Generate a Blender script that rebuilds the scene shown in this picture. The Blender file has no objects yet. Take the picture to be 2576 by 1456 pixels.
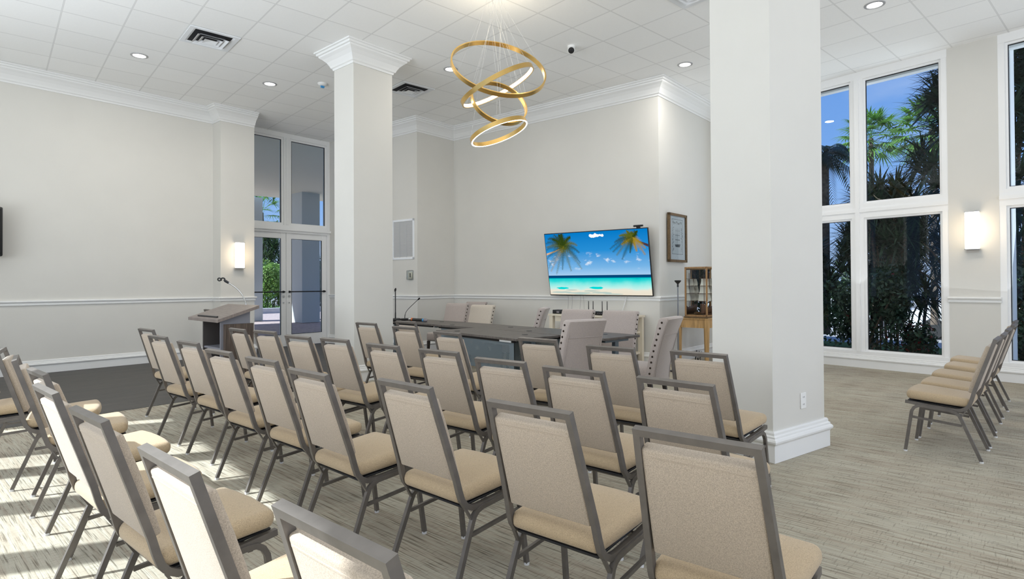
import bpy, bmesh, math, random
from math import sin, cos, pi, radians, sqrt
from mathutils import Vector, Matrix, noise
random.seed(7)
S = bpy.context.scene
COL = S.collection

# ------------------------------------------------------------------ camera
HC = 1.31
PX = 2576.0
F_PX, CY = 1466.0, 700.5
fw = Vector((0.66660035, 0.74535367, 0.00958545))
rt = Vector((0.74541138, -0.66658342, -0.0053301))
up = Vector((-0.00241669, -0.01069815, 0.99993985))
cam = bpy.data.cameras.new('camera')
cam.sensor_fit = 'HORIZONTAL'; cam.sensor_width = 36.0
cam.lens = F_PX / PX * 36.0
cam.shift_y = -(728.0 - CY) / PX
cam.clip_start = 0.05; cam.clip_end = 400
co = bpy.data.objects.new('camera', cam); COL.objects.link(co)
co.matrix_world = Matrix(((rt.x, up.x, -fw.x, 0), (rt.y, up.y, -fw.y, 0), (rt.z, up.z, -fw.z, HC), (0, 0, 0, 1)))
S.camera = co

# ------------------------------------------------------------------ view, world, sun, daylight, fill lamps
S.view_settings.view_transform = 'Standard'
S.view_settings.look = 'None'
S.view_settings.exposure = 0.28
S.view_settings.gamma = 1.0
S.view_settings.use_curve_mapping = False
S.cycles.max_bounces = 7; S.cycles.diffuse_bounces = 5; S.cycles.glossy_bounces = 3
S.cycles.transparent_max_bounces = 16; S.cycles.transmission_bounces = 3
S.cycles.caustics_reflective = False; S.cycles.caustics_refractive = False
S.cycles.sample_clamp_indirect = 6.0
try:
    S.cycles.use_denoising = True
except Exception:
    pass

W = bpy.data.worlds.new('sky'); S.world = W; W.use_nodes = True
nt = W.node_tree; nt.nodes.clear()
def N(t, typ, **kw):
    n = t.nodes.new(typ)
    for k, v in kw.items(): setattr(n, k, v)
    return n
o_ = N(nt, 'ShaderNodeOutputWorld'); bg = N(nt, 'ShaderNodeBackground')
tc = N(nt, 'ShaderNodeTexCoord'); sx = N(nt, 'ShaderNodeSeparateXYZ')
rp = N(nt, 'ShaderNodeValToRGB')
rp.color_ramp.elements[0].position = 0.0; rp.color_ramp.elements[0].color = (.46, .64, .96, 1)
rp.color_ramp.elements[1].position = 0.55; rp.color_ramp.elements[1].color = (.07, .22, .72, 1)
e = rp.color_ramp.elements.new(.18); e.color = (.22, .45, .92, 1)
nz = N(nt, 'ShaderNodeTexNoise'); nz.inputs['Scale'].default_value = 3.2; nz.inputs['Detail'].default_value = 6
mp = N(nt, 'ShaderNodeMapping'); mp.inputs['Scale'].default_value = (1, 1, 3.5)
cr = N(nt, 'ShaderNodeValToRGB'); cr.color_ramp.elements[0].position = .52; cr.color_ramp.elements[1].position = .78
cr.color_ramp.elements[1].color = (.45, .45, .45, 1)
mx = N(nt, 'ShaderNodeMixRGB'); mx.inputs[2].default_value = (.85, .9, 1, 1)
L = nt.links.new
L(tc.outputs['Generated'], sx.inputs[0]); L(sx.outputs['Z'], rp.inputs[0])
L(tc.outputs['Generated'], mp.inputs[0]); L(mp.outputs[0], nz.inputs['Vector']); L(nz.outputs['Fac'], cr.inputs[0])
L(cr.outputs['Color'], mx.inputs[0]); L(rp.outputs['Color'], mx.inputs[1]); L(mx.outputs[0], bg.inputs[0])
bg.inputs[1].default_value = 0.80
L(bg.outputs[0], o_.inputs[0])

sun = bpy.data.lights.new('sun', 'SUN'); sun.energy = 7.2; sun.angle = radians(.6); sun.color = (.88, .95, 1)
so = bpy.data.objects.new('sun', sun); COL.objects.link(so)
SUN_AZ, SUN_EL = radians(-23), radians(42.8)
sd = Vector((cos(SUN_EL) * cos(SUN_AZ), cos(SUN_EL) * sin(SUN_AZ), -sin(SUN_EL)))
so.rotation_euler = sd.to_track_quat('-Z', 'Y').to_euler(); so.location = (-8, 6, 14)

def area(name, loc, direction, sx_, sy_, power, color):
    l = bpy.data.lights.new(name, 'AREA'); l.shape = 'RECTANGLE'; l.size = sx_; l.size_y = sy_
    l.energy = power; l.color = color
    o = bpy.data.objects.new(name, l); COL.objects.link(o); o.location = loc
    o.rotation_euler = Vector(direction).to_track_quat('-Z', 'Y').to_euler(); o.visible_glossy = False
    return o
# area lamp for entry-window daylight, then fills added behind and on the garden side
area('daylight_entry_windows', (-3.35, 4.6, 2.3), (1, 0, 1.25), 8.5, 3.9, 560, (.88, .94, 1))
area('rear_fill_light', (3.5, -5.5, 2.2), (0, 1, 1.1), 9.5, 3.8, 400, (.95, .97, 1))  # fill lamp added outside the unseen rear wall to brighten the room

area('garden_side_fill', (10.62, 1.2, 2.4), (-1, 0, .6), 6.5, 3.8, 110, (.88, .94, 1))  # extra fill outside the panes, added to brighten the ceiling on the right

# ------------------------------------------------------------------ materials
MATS = {}
def mat(name, color=(.8, .8, .8), rough=.6, metal=0.0, spec=.5, noise_amt=0.0, noise_scale=40.0, bump=0.0, stretch=(1, 1, 1), emit=None, estr=0.0, sheen=0.0):
    if name in MATS: return MATS[name]
    m = bpy.data.materials.new(name); m.use_nodes = True
    t = m.node_tree; b = t.nodes['Principled BSDF']
    b.inputs['Base Color'].default_value = (*color, 1); b.inputs['Roughness'].default_value = rough
    b.inputs['Metallic'].default_value = metal; b.inputs['Specular IOR Level'].default_value = spec
    if sheen: b.inputs['Sheen Weight'].default_value = sheen
    if emit: b.inputs['Emission Color'].default_value = (*emit, 1); b.inputs['Emission Strength'].default_value = estr
    if noise_amt or bump:
        c = N(t, 'ShaderNodeTexCoord'); mpn = N(t, 'ShaderNodeMapping'); mpn.inputs['Scale'].default_value = stretch
        n = N(t, 'ShaderNodeTexNoise'); n.inputs['Scale'].default_value = noise_scale; n.inputs['Detail'].default_value = 4
        t.links.new(c.outputs['Object'], mpn.inputs[0]); t.links.new(mpn.outputs[0], n.inputs['Vector'])
        if noise_amt:
            r = N(t, 'ShaderNodeValToRGB'); r.color_ramp.elements[0].position = .3; r.color_ramp.elements[1].position = .7
            lo = [max(0, x * (1 - noise_amt)) for x in color]; hi = [min(1, x * (1 + noise_amt)) for x in color]
            r.color_ramp.elements[0].color = (*lo, 1); r.color_ramp.elements[1].color = (*hi, 1)
            t.links.new(n.outputs['Fac'], r.inputs[0]); t.links.new(r.outputs[0], b.inputs['Base Color'])
        if bump:
            bp = N(t, 'ShaderNodeBump'); bp.inputs['Strength'].default_value = bump; bp.inputs['Distance'].default_value = .004
            t.links.new(n.outputs['Fac'], bp.inputs['Height']); t.links.new(bp.outputs[0], b.inputs['Normal'])
    MATS[name] = m
    return m

WALL = mat('wall_paint', (.655, .64, .595), .85, noise_amt=.015, noise_scale=2.0)
TRIM = mat('trim_paint', (.80, .80, .785), .55)
FRAME = mat('window_frame_paint', (.84, .84, .83), .5)
FABRIC = mat('beige_tweed', (.44, .362, .278), .95, noise_amt=.24, noise_scale=330, bump=.16, sheen=.2)
SEATFAB = mat('beige_tweed_seat', (.445, .338, .212), .95, noise_amt=.20, noise_scale=330, bump=.16, sheen=.2)
GUN = mat('pewter_metal', (.175, .158, .142), .45, .45, noise_amt=.12, noise_scale=18)
GLIDE = mat('clear_glide', (.75, .75, .75), .4)
LINEN = mat('taupe_linen', (.42, .362, .33), .95, noise_amt=.12, noise_scale=160, bump=.3, sheen=.3)
LINEN2 = mat('oat_linen', (.50, .44, .365), .95, noise_amt=.10, noise_scale=160, bump=.3, sheen=.3)
NAIL = mat('dark_bronze_nail', (.06, .045, .035), .3, .9)
DLEG = mat('espresso_leg', (.035, .027, .024), .45)
TABLE = mat('charcoal_wood', (.115, .10, .088), .5, noise_amt=.35, noise_scale=9, stretch=(1, 14, 1))
BLACK = mat('black_plastic', (.015, .015, .016), .42)
BLACKM = mat('black_metal', (.02, .02, .022), .35, .5)
STEEL = mat('blue_grey_steel', (.17, .21, .235), .45, .4)
CHROME = mat('brushed_chrome', (.62, .62, .62), .25, 1.0)
GOLD = mat('brushed_gold', (.78, .52, .18), .32, 1.0)
LED = mat('led_diffuser', (1, 1, 1), .5, emit=(1, .93, .82), estr=7)
LAMP = mat('downlight_lens', (1, 1, 1), .5, emit=(1, .97, .92), estr=9)
SCON = mat('sconce_alabaster', (1, .95, .86), .5, emit=(1, .92, .78), estr=1.7)
GREYL = mat('grey_laminate', (.22, .22, .245), .55)
LTOP = mat('walnut_grey_laminate', (.20, .165, .145), .42, noise_amt=.22, noise_scale=7, stretch=(10, 1, 1))
LWOOD = mat('dark_zebra_wood', (.085, .062, .048), .5, noise_amt=.55, noise_scale=6, stretch=(14, 14, .6))
OAK = mat('honey_oak', (.47, .29, .12), .42, noise_amt=.25, noise_scale=5, stretch=(8, 8, .8))
CREAMW = mat('cream_painted_wood', (.72, .65, .52), .55)
PICF = mat('antique_wood_frame', (.13, .08, .035), .4, noise_amt=.3, noise_scale=30)
PAPER = mat('print_paper', (.66, .69, .70), .7)
MATB = mat('picture_mat', (.72, .75, .77), .8)
INK = mat('print_ink', (.12, .13, .14), .8)
SAIL = mat('sail_cloth', (.86, .80, .68), .9)
HULL = mat('hull_wood', (.16, .075, .04), .5)
DUCT = mat('vent_dark', (.015, .015, .018), .8)
VENTW = mat('vent_white', (.80, .82, .84), .5)
GRILLE = mat('grille_grey', (.56, .57, .58), .5)
PLASTW = mat('white_plastic', (.82, .82, .80), .4)
BEIGEP = mat('beige_plastic', (.60, .55, .44), .5)
WHITEC = mat('white_cable', (.75, .75, .75), .5)
GREYC = mat('grey_cable', (.22, .2, .21), .5)
ORANGE = mat('orange_band', (.9, .22, .05), .5)
BLUEB = mat('blue_band', (.05, .30, .62), .5)
BARK = mat('bark', (.16, .12, .085), .9, noise_amt=.4, noise_scale=14, bump=.6)
SOIL = mat('mulch', (.045, .035, .028), .95, noise_amt=.5, noise_scale=25, bump=.6)
LAWN = mat('lawn', (.10, .22, .04), .95, noise_amt=.4, noise_scale=30)
ASPH = mat('asphalt', (.33, .32, .31), .9, noise_amt=.15, noise_scale=20)
PAVER = mat('red_paver', (.46, .36, .33), .85, noise_amt=.2, noise_scale=10)
CONC = mat('pale_concrete', (.60, .60, .58), .85, noise_amt=.08, noise_scale=6)
STUCG = mat('grey_stucco', (.86, .83, .70), .9)
STUCB = mat('blue_grey_stucco', (.62, .65, .64), .9)
STUCW = mat('white_stucco', (.74, .77, .80), .9)
CARW = mat('car_white', (.75, .77, .8), .25)
CARG = mat('car_glass', (.03, .05, .07), .08)
TYRE = mat('tyre', (.02, .02, .02), .8)

def leaf(name, c, tr=.35):
    m = bpy.data.materials.new(name); m.use_nodes = True; t = m.node_tree; t.nodes.clear()
    o = N(t, 'ShaderNodeOutputMaterial'); d = N(t, 'ShaderNodeBsdfPrincipled'); tl = N(t, 'ShaderNodeBsdfTranslucent'); ms = N(t, 'ShaderNodeMixShader')
    cc = N(t, 'ShaderNodeTexCoord'); n = N(t, 'ShaderNodeTexNoise'); n.inputs['Scale'].default_value = 2.5
    r = N(t, 'ShaderNodeValToRGB'); r.color_ramp.elements[0].color = (*[x * .6 for x in c], 1); r.color_ramp.elements[1].color = (*[min(1, x * 1.5) for x in c], 1)
    r.color_ramp.elements[0].position = .35; r.color_ramp.elements[1].position = .65
    t.links.new(cc.outputs['Object'], n.inputs['Vector']); t.links.new(n.outputs['Fac'], r.inputs[0])
    t.links.new(r.outputs[0], d.inputs['Base Color']); t.links.new(r.outputs[0], tl.inputs['Color'])
    d.inputs['Roughness'].default_value = .5; ms.inputs[0].default_value = tr
    t.links.new(d.outputs[0], ms.inputs[1]); t.links.new(tl.outputs[0], ms.inputs[2]); t.links.new(ms.outputs[0], o.inputs[0])
    return m
LEAFD = leaf('dark_leaf', (.030, .060, .030), .2)
LEAFM = leaf('mid_leaf', (.055, .105, .035), .3)
LEAFB = leaf('bright_leaf', (.22, .36, .08), .4)
LEAFP = leaf('palm_leaf', (.13, .27, .055), .35)
LEAFR = leaf('red_leaf', (.25, .03, .03), .3)

def glass_mat():
    m = bpy.data.materials.new('window_glass'); m.use_nodes = True; t = m.node_tree; t.nodes.clear()
    o = N(t, 'ShaderNodeOutputMaterial'); tr = N(t, 'ShaderNodeBsdfTransparent'); g = N(t, 'ShaderNodeBsdfGlossy'); ms = N(t, 'ShaderNodeMixShader'); f = N(t, 'ShaderNodeFresnel')
    f.inputs['IOR'].default_value = 1.34; tr.inputs[0].default_value = (.90, .94, .95, 1); g.inputs['Roughness'].default_value = 0.0
    t.links.new(f.outputs[0], ms.inputs[0]); t.links.new(tr.outputs[0], ms.inputs[1]); t.links.new(g.outputs[0], ms.inputs[2]); t.links.new(ms.outputs[0], o.inputs[0])
    return m
GLASS = glass_mat()

def math_node(t, op, a, b=None, c=None):
    n = N(t, 'ShaderNodeMath', operation=op)
    for i, v in enumerate((a, b, c)):
        if v is None: continue
        if isinstance(v, (int, float)): n.inputs[i].default_value = v
        else: t.links.new(v, n.inputs[i])
    return n.outputs[0]

T_ = .6096
U0, V0 = 1.0091, 14.1481          # ceiling grid phase
def ceiling_mat():
    m = bpy.data.materials.new('ceiling_tiles'); m.use_nodes = True; t = m.node_tree; b = t.nodes['Principled BSDF']
    c = N(t, 'ShaderNodeTexCoord'); s = N(t, 'ShaderNodeSeparateXYZ'); t.links.new(c.outputs['Object'], s.inputs[0])
    masks = []
    ids = []
    for ax, ph in (('X', U0), ('Y', V0)):
        u = math_node(t, 'ADD', math_node(t, 'DIVIDE', s.outputs[ax], T_), 100 - ph)
        fr = math_node(t, 'FRACT', u)
        ids.append(math_node(t, 'FLOOR', u))
        d = math_node(t, 'MINIMUM', fr, math_node(t, 'SUBTRACT', 1.0, fr))
        masks.append(d)
    d = math_node(t, 'MINIMUM', masks[0], masks[1])
    edge = math_node(t, 'LESS_THAN', d, .0135)
    mid = math_node(t, 'LESS_THAN', d, .006)
    cmb = N(t, 'ShaderNodeCombineXYZ'); t.links.new(ids[0], cmb.inputs[0]); t.links.new(ids[1], cmb.inputs[1])
    wn = N(t, 'ShaderNodeTexWhiteNoise'); t.links.new(cmb.outputs[0], wn.inputs['Vector'])
    nz = N(t, 'ShaderNodeTexNoise'); nz.inputs['Scale'].default_value = 60; t.links.new(c.outputs['Object'], nz.inputs['Vector'])
    v = math_node(t, 'ADD', .90, math_node(t, 'MULTIPLY', wn.outputs['Value'], .035))
    v = math_node(t, 'ADD', v, math_node(t, 'MULTIPLY', math_node(t, 'SUBTRACT', nz.outputs['Fac'], .5), .05))
    v = math_node(t, 'MULTIPLY', v, math_node(t, 'SUBTRACT', 1.0, math_node(t, 'MULTIPLY', edge, .24)))
    v = math_node(t, 'ADD', v, math_node(t, 'MULTIPLY', mid, .10))
    cc = N(t, 'ShaderNodeCombineColor')
    t.links.new(v, cc.inputs[0]); t.links.new(v, cc.inputs[1]); t.links.new(math_node(t, 'MULTIPLY', v, .985), cc.inputs[2])
    t.links.new(cc.outputs[0], b.inputs['Base Color']); b.inputs['Roughness'].default_value = .9
    return m

def carpet_mat():
    m = bpy.data.materials.new('streaked_carpet'); m.use_nodes = True; t = m.node_tree; b = t.nodes['Principled BSDF']
    c0 = N(t, 'ShaderNodeTexCoord'); c = N(t, 'ShaderNodeMapping'); c.inputs['Rotation'].default_value = (0, 0, radians(-6)); t.links.new(c0.outputs['Object'], c.inputs[0])
    def nse(scale, det=3, rough=.5, rotz=0.0):
        mpn = N(t, 'ShaderNodeMapping'); mpn.inputs['Scale'].default_value = scale; mpn.inputs['Rotation'].default_value = (0, 0, rotz)
        n = N(t, 'ShaderNodeTexNoise'); n.inputs['Scale'].default_value = 1.0; n.inputs['Detail'].default_value = det; n.inputs['Roughness'].default_value = rough
        t.links.new(c.outputs[0], mpn.inputs[0]); t.links.new(mpn.outputs[0], n.inputs['Vector']); return n.outputs['Fac']
    tone = nse((48, 1.6, 1), 3); ton2 = nse((2.2, .9, 1), 2)
    r = N(t, 'ShaderNodeValToRGB'); cr_ = r.color_ramp
    cr_.elements[0].position = .28; cr_.elements[0].color = (.335, .292, .228, 1)
    cr_.elements[1].position = .72; cr_.elements[1].color = (.515, .468, .375, 1)
    e1 = cr_.elements.new(.44); e1.color = (.405, .355, .275, 1)
    e2 = cr_.elements.new(.56); e2.color = (.45, .42, .335, 1)
    mixv = math_node(t, 'ADD', math_node(t, 'MULTIPLY', tone, .66), math_node(t, 'MULTIPLY', ton2, .34))
    t.links.new(mixv, r.inputs[0])
    fine = nse((135, 3.6, 1), 2, .55)
    dk = N(t, 'ShaderNodeValToRGB'); dk.color_ramp.elements[0].position = .34; dk.color_ramp.elements[0].color = (.46, .44, .42, 1)
    dk.color_ramp.elements[1].position = .47; dk.color_ramp.elements[1].color = (1, 1, 1, 1); t.links.new(fine, dk.inputs[0])
    cross = nse((12, 130, 1), 2, .6)
    dk2 = N(t, 'ShaderNodeValToRGB'); dk2.color_ramp.elements[0].position = .33; dk2.color_ramp.elements[0].color = (.60, .59, .58, 1)
    dk2.color_ramp.elements[1].position = .42; dk2.color_ramp.elements[1].color = (1, 1, 1, 1); t.links.new(cross, dk2.inputs[0])
    m1 = N(t, 'ShaderNodeMixRGB', blend_type='MULTIPLY'); m1.inputs[0].default_value = 1
    m2 = N(t, 'ShaderNodeMixRGB', blend_type='MULTIPLY'); m2.inputs[0].default_value = .7
    t.links.new(r.outputs[0], m1.inputs[1]); t.links.new(dk.outputs[0], m1.inputs[2])
    t.links.new(m1.outputs[0], m2.inputs[1]); t.links.new(dk2.outputs[0], m2.inputs[2])
    t.links.new(m2.outputs[0], b.inputs['Base Color']); b.inputs['Roughness'].default_value = .97; b.inputs['Specular IOR Level'].default_value = .2
    bp = N(t, 'ShaderNodeBump'); bp.inputs['Strength'].default_value = .5; bp.inputs['Distance'].default_value = .004
    t.links.new(fine, bp.inputs['Height']); t.links.new(bp.outputs[0], b.inputs['Normal'])
    return m

def plank_mat():
    m = bpy.data.materials.new('dark_plank_floor'); m.use_nodes = True; t = m.node_tree; b = t.nodes['Principled BSDF']
    c = N(t, 'ShaderNodeTexCoord'); mpn = N(t, 'ShaderNodeMapping'); mpn.inputs['Rotation'].default_value = (0, 0, radians(-9))
    t.links.new(c.outputs['Object'], mpn.inputs[0])
    br = N(t, 'ShaderNodeTexBrick'); br.inputs['Scale'].default_value = 1; br.inputs['Brick Width'].default_value = 1.2; br.inputs['Row Height'].default_value = .15
    br.inputs['Mortar Size'].default_value = .0015; br.inputs['Color1'].default_value = (.062, .056, .05, 1); br.inputs['Color2'].default_value = (.047, .043, .039, 1); br.inputs['Mortar'].default_value = (.022, .02, .018, 1)
    t.links.new(mpn.outputs[0], br.inputs['Vector'])
    m2 = N(t, 'ShaderNodeMapping'); m2.inputs['Scale'].default_value = (2.2, 45, 1); t.links.new(mpn.outputs[0], m2.inputs[0])
    n = N(t, 'ShaderNodeTexNoise'); n.inputs['Scale'].default_value = 1; n.inputs['Detail'].default_value = 5; t.links.new(m2.outputs[0], n.inputs['Vector'])
    r = N(t, 'ShaderNodeValToRGB'); r.color_ramp.elements[0].position = .3; r.color_ramp.elements[0].color = (.6, .6, .6, 1); r.color_ramp.elements[1].position = .7; r.color_ramp.elements[1].color = (1.35, 1.33, 1.3, 1)
    t.links.new(n.outputs['Fac'], r.inputs[0])
    mm = N(t, 'ShaderNodeMixRGB', blend_type='MULTIPLY'); mm.inputs[0].default_value = 1
    t.links.new(br.outputs['Color'], mm.inputs[1]); t.links.new(r.outputs[0], mm.inputs[2]); t.links.new(mm.outputs[0], b.inputs['Base Color'])
    b.inputs['Roughness'].default_value = .5
    return m

def perforated_mat():
    m = bpy.data.materials.new('perforated_steel'); m.use_nodes = True; t = m.node_tree; b = t.nodes['Principled BSDF']; out = t.nodes['Material Output']
    b.inputs['Base Color'].default_value = (.21, .26, .29, 1); b.inputs['Roughness'].default_value = .45; b.inputs['Metallic'].default_value = .3
    c = N(t, 'ShaderNodeTexCoord'); s = N(t, 'ShaderNodeSeparateXYZ'); t.links.new(c.outputs['Object'], s.inputs[0])
    P = .022
    def cell(off):
        u = math_node(t, 'SUBTRACT', math_node(t, 'FRACT', math_node(t, 'ADD', math_node(t, 'DIVIDE', s.outputs['Y'], P), 50 + off)), .5)
        v = math_node(t, 'SUBTRACT', math_node(t, 'FRACT', math_node(t, 'ADD', math_node(t, 'DIVIDE', s.outputs['Z'], P), 50 + off)), .5)
        return math_node(t, 'SQRT', math_node(t, 'ADD', math_node(t, 'MULTIPLY', u, u), math_node(t, 'MULTIPLY', v, v)))
    d = math_node(t, 'MINIMUM', cell(0), cell(.5))
    hole = math_node(t, 'LESS_THAN', d, .2)
    iny = math_node(t, 'LESS_THAN', math_node(t, 'ABSOLUTE', s.outputs['Y']), .60)
    inz = math_node(t, 'LESS_THAN', math_node(t, 'ABSOLUTE', math_node(t, 'ADD', s.outputs['Z'], -.53)), .125)
    h = math_node(t, 'MULTIPLY', math_node(t, 'MULTIPLY', hole, iny), inz)
    tr = N(t, 'ShaderNodeBsdfTransparent'); ms = N(t, 'ShaderNodeMixShader')
    t.links.new(h, ms.inputs[0]); t.links.new(b.outputs[0], ms.inputs[1]); t.links.new(tr.outputs[0], ms.inputs[2]); t.links.new(ms.outputs[0], out.inputs[0])
    return m
CEIL, CARPET, PLANK, PERF = ceiling_mat(), carpet_mat(), plank_mat(), perforated_mat()

# ------------------------------------------------------------------ mesh helpers
class MB:
    def __init__(s): s.v = []; s.f = []; s.sm = []
    def add(s, vs, fs, smooth=False, M=None):
        k = len(s.v)
        for p in vs:
            p = Vector(p)
            s.v.append(tuple(M @ p) if M is not None else tuple(p))
        for f in fs: s.f.append(tuple(k + i for i in f)); s.sm.append(smooth)
        return s
    def box(s, c, d, M=None, rz=0.0):
        x, y, z = (q / 2 for q in d)
        vs = [Vector((a * x, b * y, g * z)) for g in (-1, 1) for b in (-1, 1) for a in (-1, 1)]
        if rz:
            R = Matrix.Rotation(rz, 3, 'Z'); vs = [R @ v for v in vs]
        vs = [v + Vector(c) for v in vs]
        return s.add(vs, [(0, 2, 3, 1), (4, 5, 7, 6), (0, 1, 5, 4), (2, 6, 7, 3), (0, 4, 6, 2), (1, 3, 7, 5)], False, M)
    def rbox(s, c, d, bev, seg=3, fn=None, M=None, sub=0, smooth=True):
        bm = bmesh.new(); bmesh.ops.create_cube(bm, size=1)
        for v in bm.verts: v.co = Vector((v.co.x * d[0], v.co.y * d[1], v.co.z * d[2]))
        bmesh.ops.bevel(bm, geom=list(bm.edges) + list(bm.verts), offset=bev, segments=seg, profile=.5, affect='EDGES', clamp_overlap=True)
        if sub:
            for ax in range(3):
                ln = d[ax]
                if ln < .12: continue
                for k in range(1, sub + 1):
                    pc = Vector((0, 0, 0)); pn = Vector((0, 0, 0)); pn[ax] = 1
                    pc[ax] = -ln / 2 + bev + (ln - 2 * bev) * k / (sub + 1)
                    bmesh.ops.bisect_plane(bm, geom=list(bm.verts) + list(bm.edges) + list(bm.faces), plane_co=pc, plane_no=pn)
        bm.verts.index_update()
        vs = [v.co.copy() for v in bm.verts]
        if fn: vs = [Vector(fn(v)) for v in vs]
        vs = [v + Vector(c) for v in vs]
        fs = [[v.index for v in f.verts] for f in bm.faces]
        bm.free()
        return s.add(vs, fs, smooth, M)
    def tube(s, path, r, n=8, closed=False, M=None, caps=True):
        P = [Vector(p) for p in path]; k = len(P); rs = r if isinstance(r, (list, tuple)) else [r] * k
        T = []
        for i in range(k):
            a = P[(i - 1) % k] if (closed or i > 0) else P[i]; b = P[(i + 1) % k] if (closed or i < k - 1) else P[i]
            T.append((b - a).normalized())
        nrm = T[0].orthogonal().normalized(); vs = []
        for i in range(k):
            nrm = (nrm - T[i] * nrm.dot(T[i])).normalized(); bn = T[i].cross(nrm)
            for j in range(n):
                an = 2 * pi * j / n; vs.append(P[i] + (nrm * cos(an) + bn * sin(an)) * rs[i])
        fs = []
        for i in range(k if closed else k - 1):
            for j in range(n):
                a = i * n + j; b = i * n + (j + 1) % n; i2 = (i + 1) % k
                fs.append((a, b, i2 * n + (j + 1) % n, i2 * n + j))
        if not closed and caps: fs += [tuple(range(n - 1, -1, -1)), tuple((k - 1) * n + j for j in range(n))]
        return s.add(vs, fs, True, M)
    def strip(s, path, side, w, h, M=None, closed=False):
        """rectangular bar swept along path; 'side' is the fixed lateral axis (width w); h across it"""
        P = [Vector(p) for p in path]; k = len(P); sd_ = Vector(side).normalized(); vs = []
        for i in range(k):
            a = P[(i - 1) % k] if (closed or i > 0) else P[i]; b = P[(i + 1) % k] if (closed or i < k - 1) else P[i]
            t = (b - a).normalized(); sl = (sd_ - t * sd_.dot(t)).normalized(); nn = sl.cross(t)
            m = 1.0
            if 0 < i < k - 1 or closed:
                d1 = (P[i] - a).normalized(); m = 1 / max(.5, abs(d1.dot(t)))
            for x, y in ((-1, -1), (1, -1), (1, 1), (-1, 1)): vs.append(P[i] + sl * (x * w / 2) + nn * (y * h / 2 * m))
        fs = []
        for i in range(k if closed else k - 1):
            i2 = (i + 1) % k
            for j in range(4): fs.append((i * 4 + j, i * 4 + (j + 1) % 4, i2 * 4 + (j + 1) % 4, i2 * 4 + j))
        if not closed: fs += [(3, 2, 1, 0), tuple((k - 1) * 4 + j for j in range(4))]
        return s.add(vs, fs, False, M)
    def lathe(s, prof, c=(0, 0, 0), n=24, M=None, smooth=True, caps=True):
        vs = []; k = len(prof)
        for r, z in prof:
            for j in range(n):
                a = 2 * pi * j / n; vs.append(Vector(c) + Vector((r * cos(a), r * sin(a), z)))
        fs = [(i * n + j, i * n + (j + 1) % n, (i + 1) * n + (j + 1) % n, (i + 1) * n + j) for i in range(k - 1) for j in range(n)]
        if caps and prof[0][0] > 1e-6: fs.append(tuple(range(n - 1, -1, -1)))
        if caps and prof[-1][0] > 1e-6: fs.append(tuple((k - 1) * n + j for j in range(n)))
        return s.add(vs, fs, smooth, M)
    def prism(s, poly, z0, z1, M=None):
        n = len(poly)
        vs = [(x, y, z0) for x, y in poly] + [(x, y, z1) for x, y in poly]
        fs = [tuple(range(n - 1, -1, -1)), tuple(range(n, 2 * n))] + [(i, (i + 1) % n, n + (i + 1) % n, n + i) for i in range(n)]
        return s.add(vs, fs, False, M)
    def profile(s, pts, prof, side=1, closed=False, caps=True):
        """vertical moulding: plan polyline pts, profile [(out,z)], out measured to the right (side=1) of travel"""
        P = [Vector((x, y, 0)) for x, y in pts]; k = len(P); vs = []
        for i in range(k):
            ns = []
            if closed or i > 0:
                d = (P[i] - P[(i - 1) % k]).normalized(); ns.append(Vector((d.y, -d.x, 0)) * side)
            if closed or i < k - 1:
                d = (P[(i + 1) % k] - P[i]).normalized(); ns.append(Vector((d.y, -d.x, 0)) * side)
            n = sum(ns, Vector()); n.normalize(); m = 1 / max(.35, n.dot(ns[0]))
            for o, z in prof: vs.append(P[i] + n * (o * m) + Vector((0, 0, z)))
        q = len(prof); fs = []
        for i in range(k if closed else k - 1):
            i2 = (i + 1) % k
            for j in range(q): fs.append((i * q + j, i * q + (j + 1) % q, i2 * q + (j + 1) % q, i2 * q + j))
        if not closed and caps: fs += [tuple(range(q - 1, -1, -1)), tuple((k - 1) * q + j for j in range(q))]
        return s.add(vs, fs, False)
    def build(s, name, m, parent=None, loc=None):
        me = bpy.data.meshes.new(name); me.from_pydata(s.v, [], s.f); me.update()
        for p, sm in zip(me.polygons, s.sm): p.use_smooth = sm
        bm = bmesh.new(); bm.from_mesh(me); bmesh.ops.recalc_face_normals(bm, faces=bm.faces); bm.to_mesh(me); bm.free()
        if any(s.sm):
            try: me.set_sharp_from_angle(angle=radians(45))
            except Exception: pass
        me.materials.append(m)
        o = bpy.data.objects.new(name, me); COL.objects.link(o)
        if parent is not None: o.parent = parent
        if loc: o.location = loc
        return o

def tag(o, label, cat, group=None, kind=None):
    o['label'] = label; o['category'] = cat
    if group: o['group'] = group
    if kind: o['kind'] = kind
    return o
def thing(name, label, cat, loc=(0, 0, 0), rz=0.0, group=None):
    o = bpy.data.objects.new(name, None); COL.objects.link(o); o.empty_display_size = .1
    o.location = loc; o.rotation_euler = (0, 0, rz)
    return tag(o, label, cat, group)
def struct(o):
    o['kind'] = 'structure'; return o
def dup(root, loc, rz, label, group=None, scale=None):
    r = root.copy(); COL.objects.link(r); r.location = loc; r.rotation_euler = (0, 0, rz); r['label'] = label
    if group: r['group'] = group
    if scale: r.scale = scale
    for ch in list(root.children):
        c = ch.copy(); COL.objects.link(c); c.parent = r
        for g in list(ch.children):
            d = g.copy(); COL.objects.link(d); d.parent = c
    return r
def arc(c, r, a0, a1, n, ax=(0, 2)):
    out = []
    for i in range(n + 1):
        a = radians(a0 + (a1 - a0) * i / n); p = [0, 0, 0]; p[ax[0]] = c[0] + r * cos(a); p[ax[1]] = c[1] + r * sin(a); out.append(Vector(p))
    return out
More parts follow.
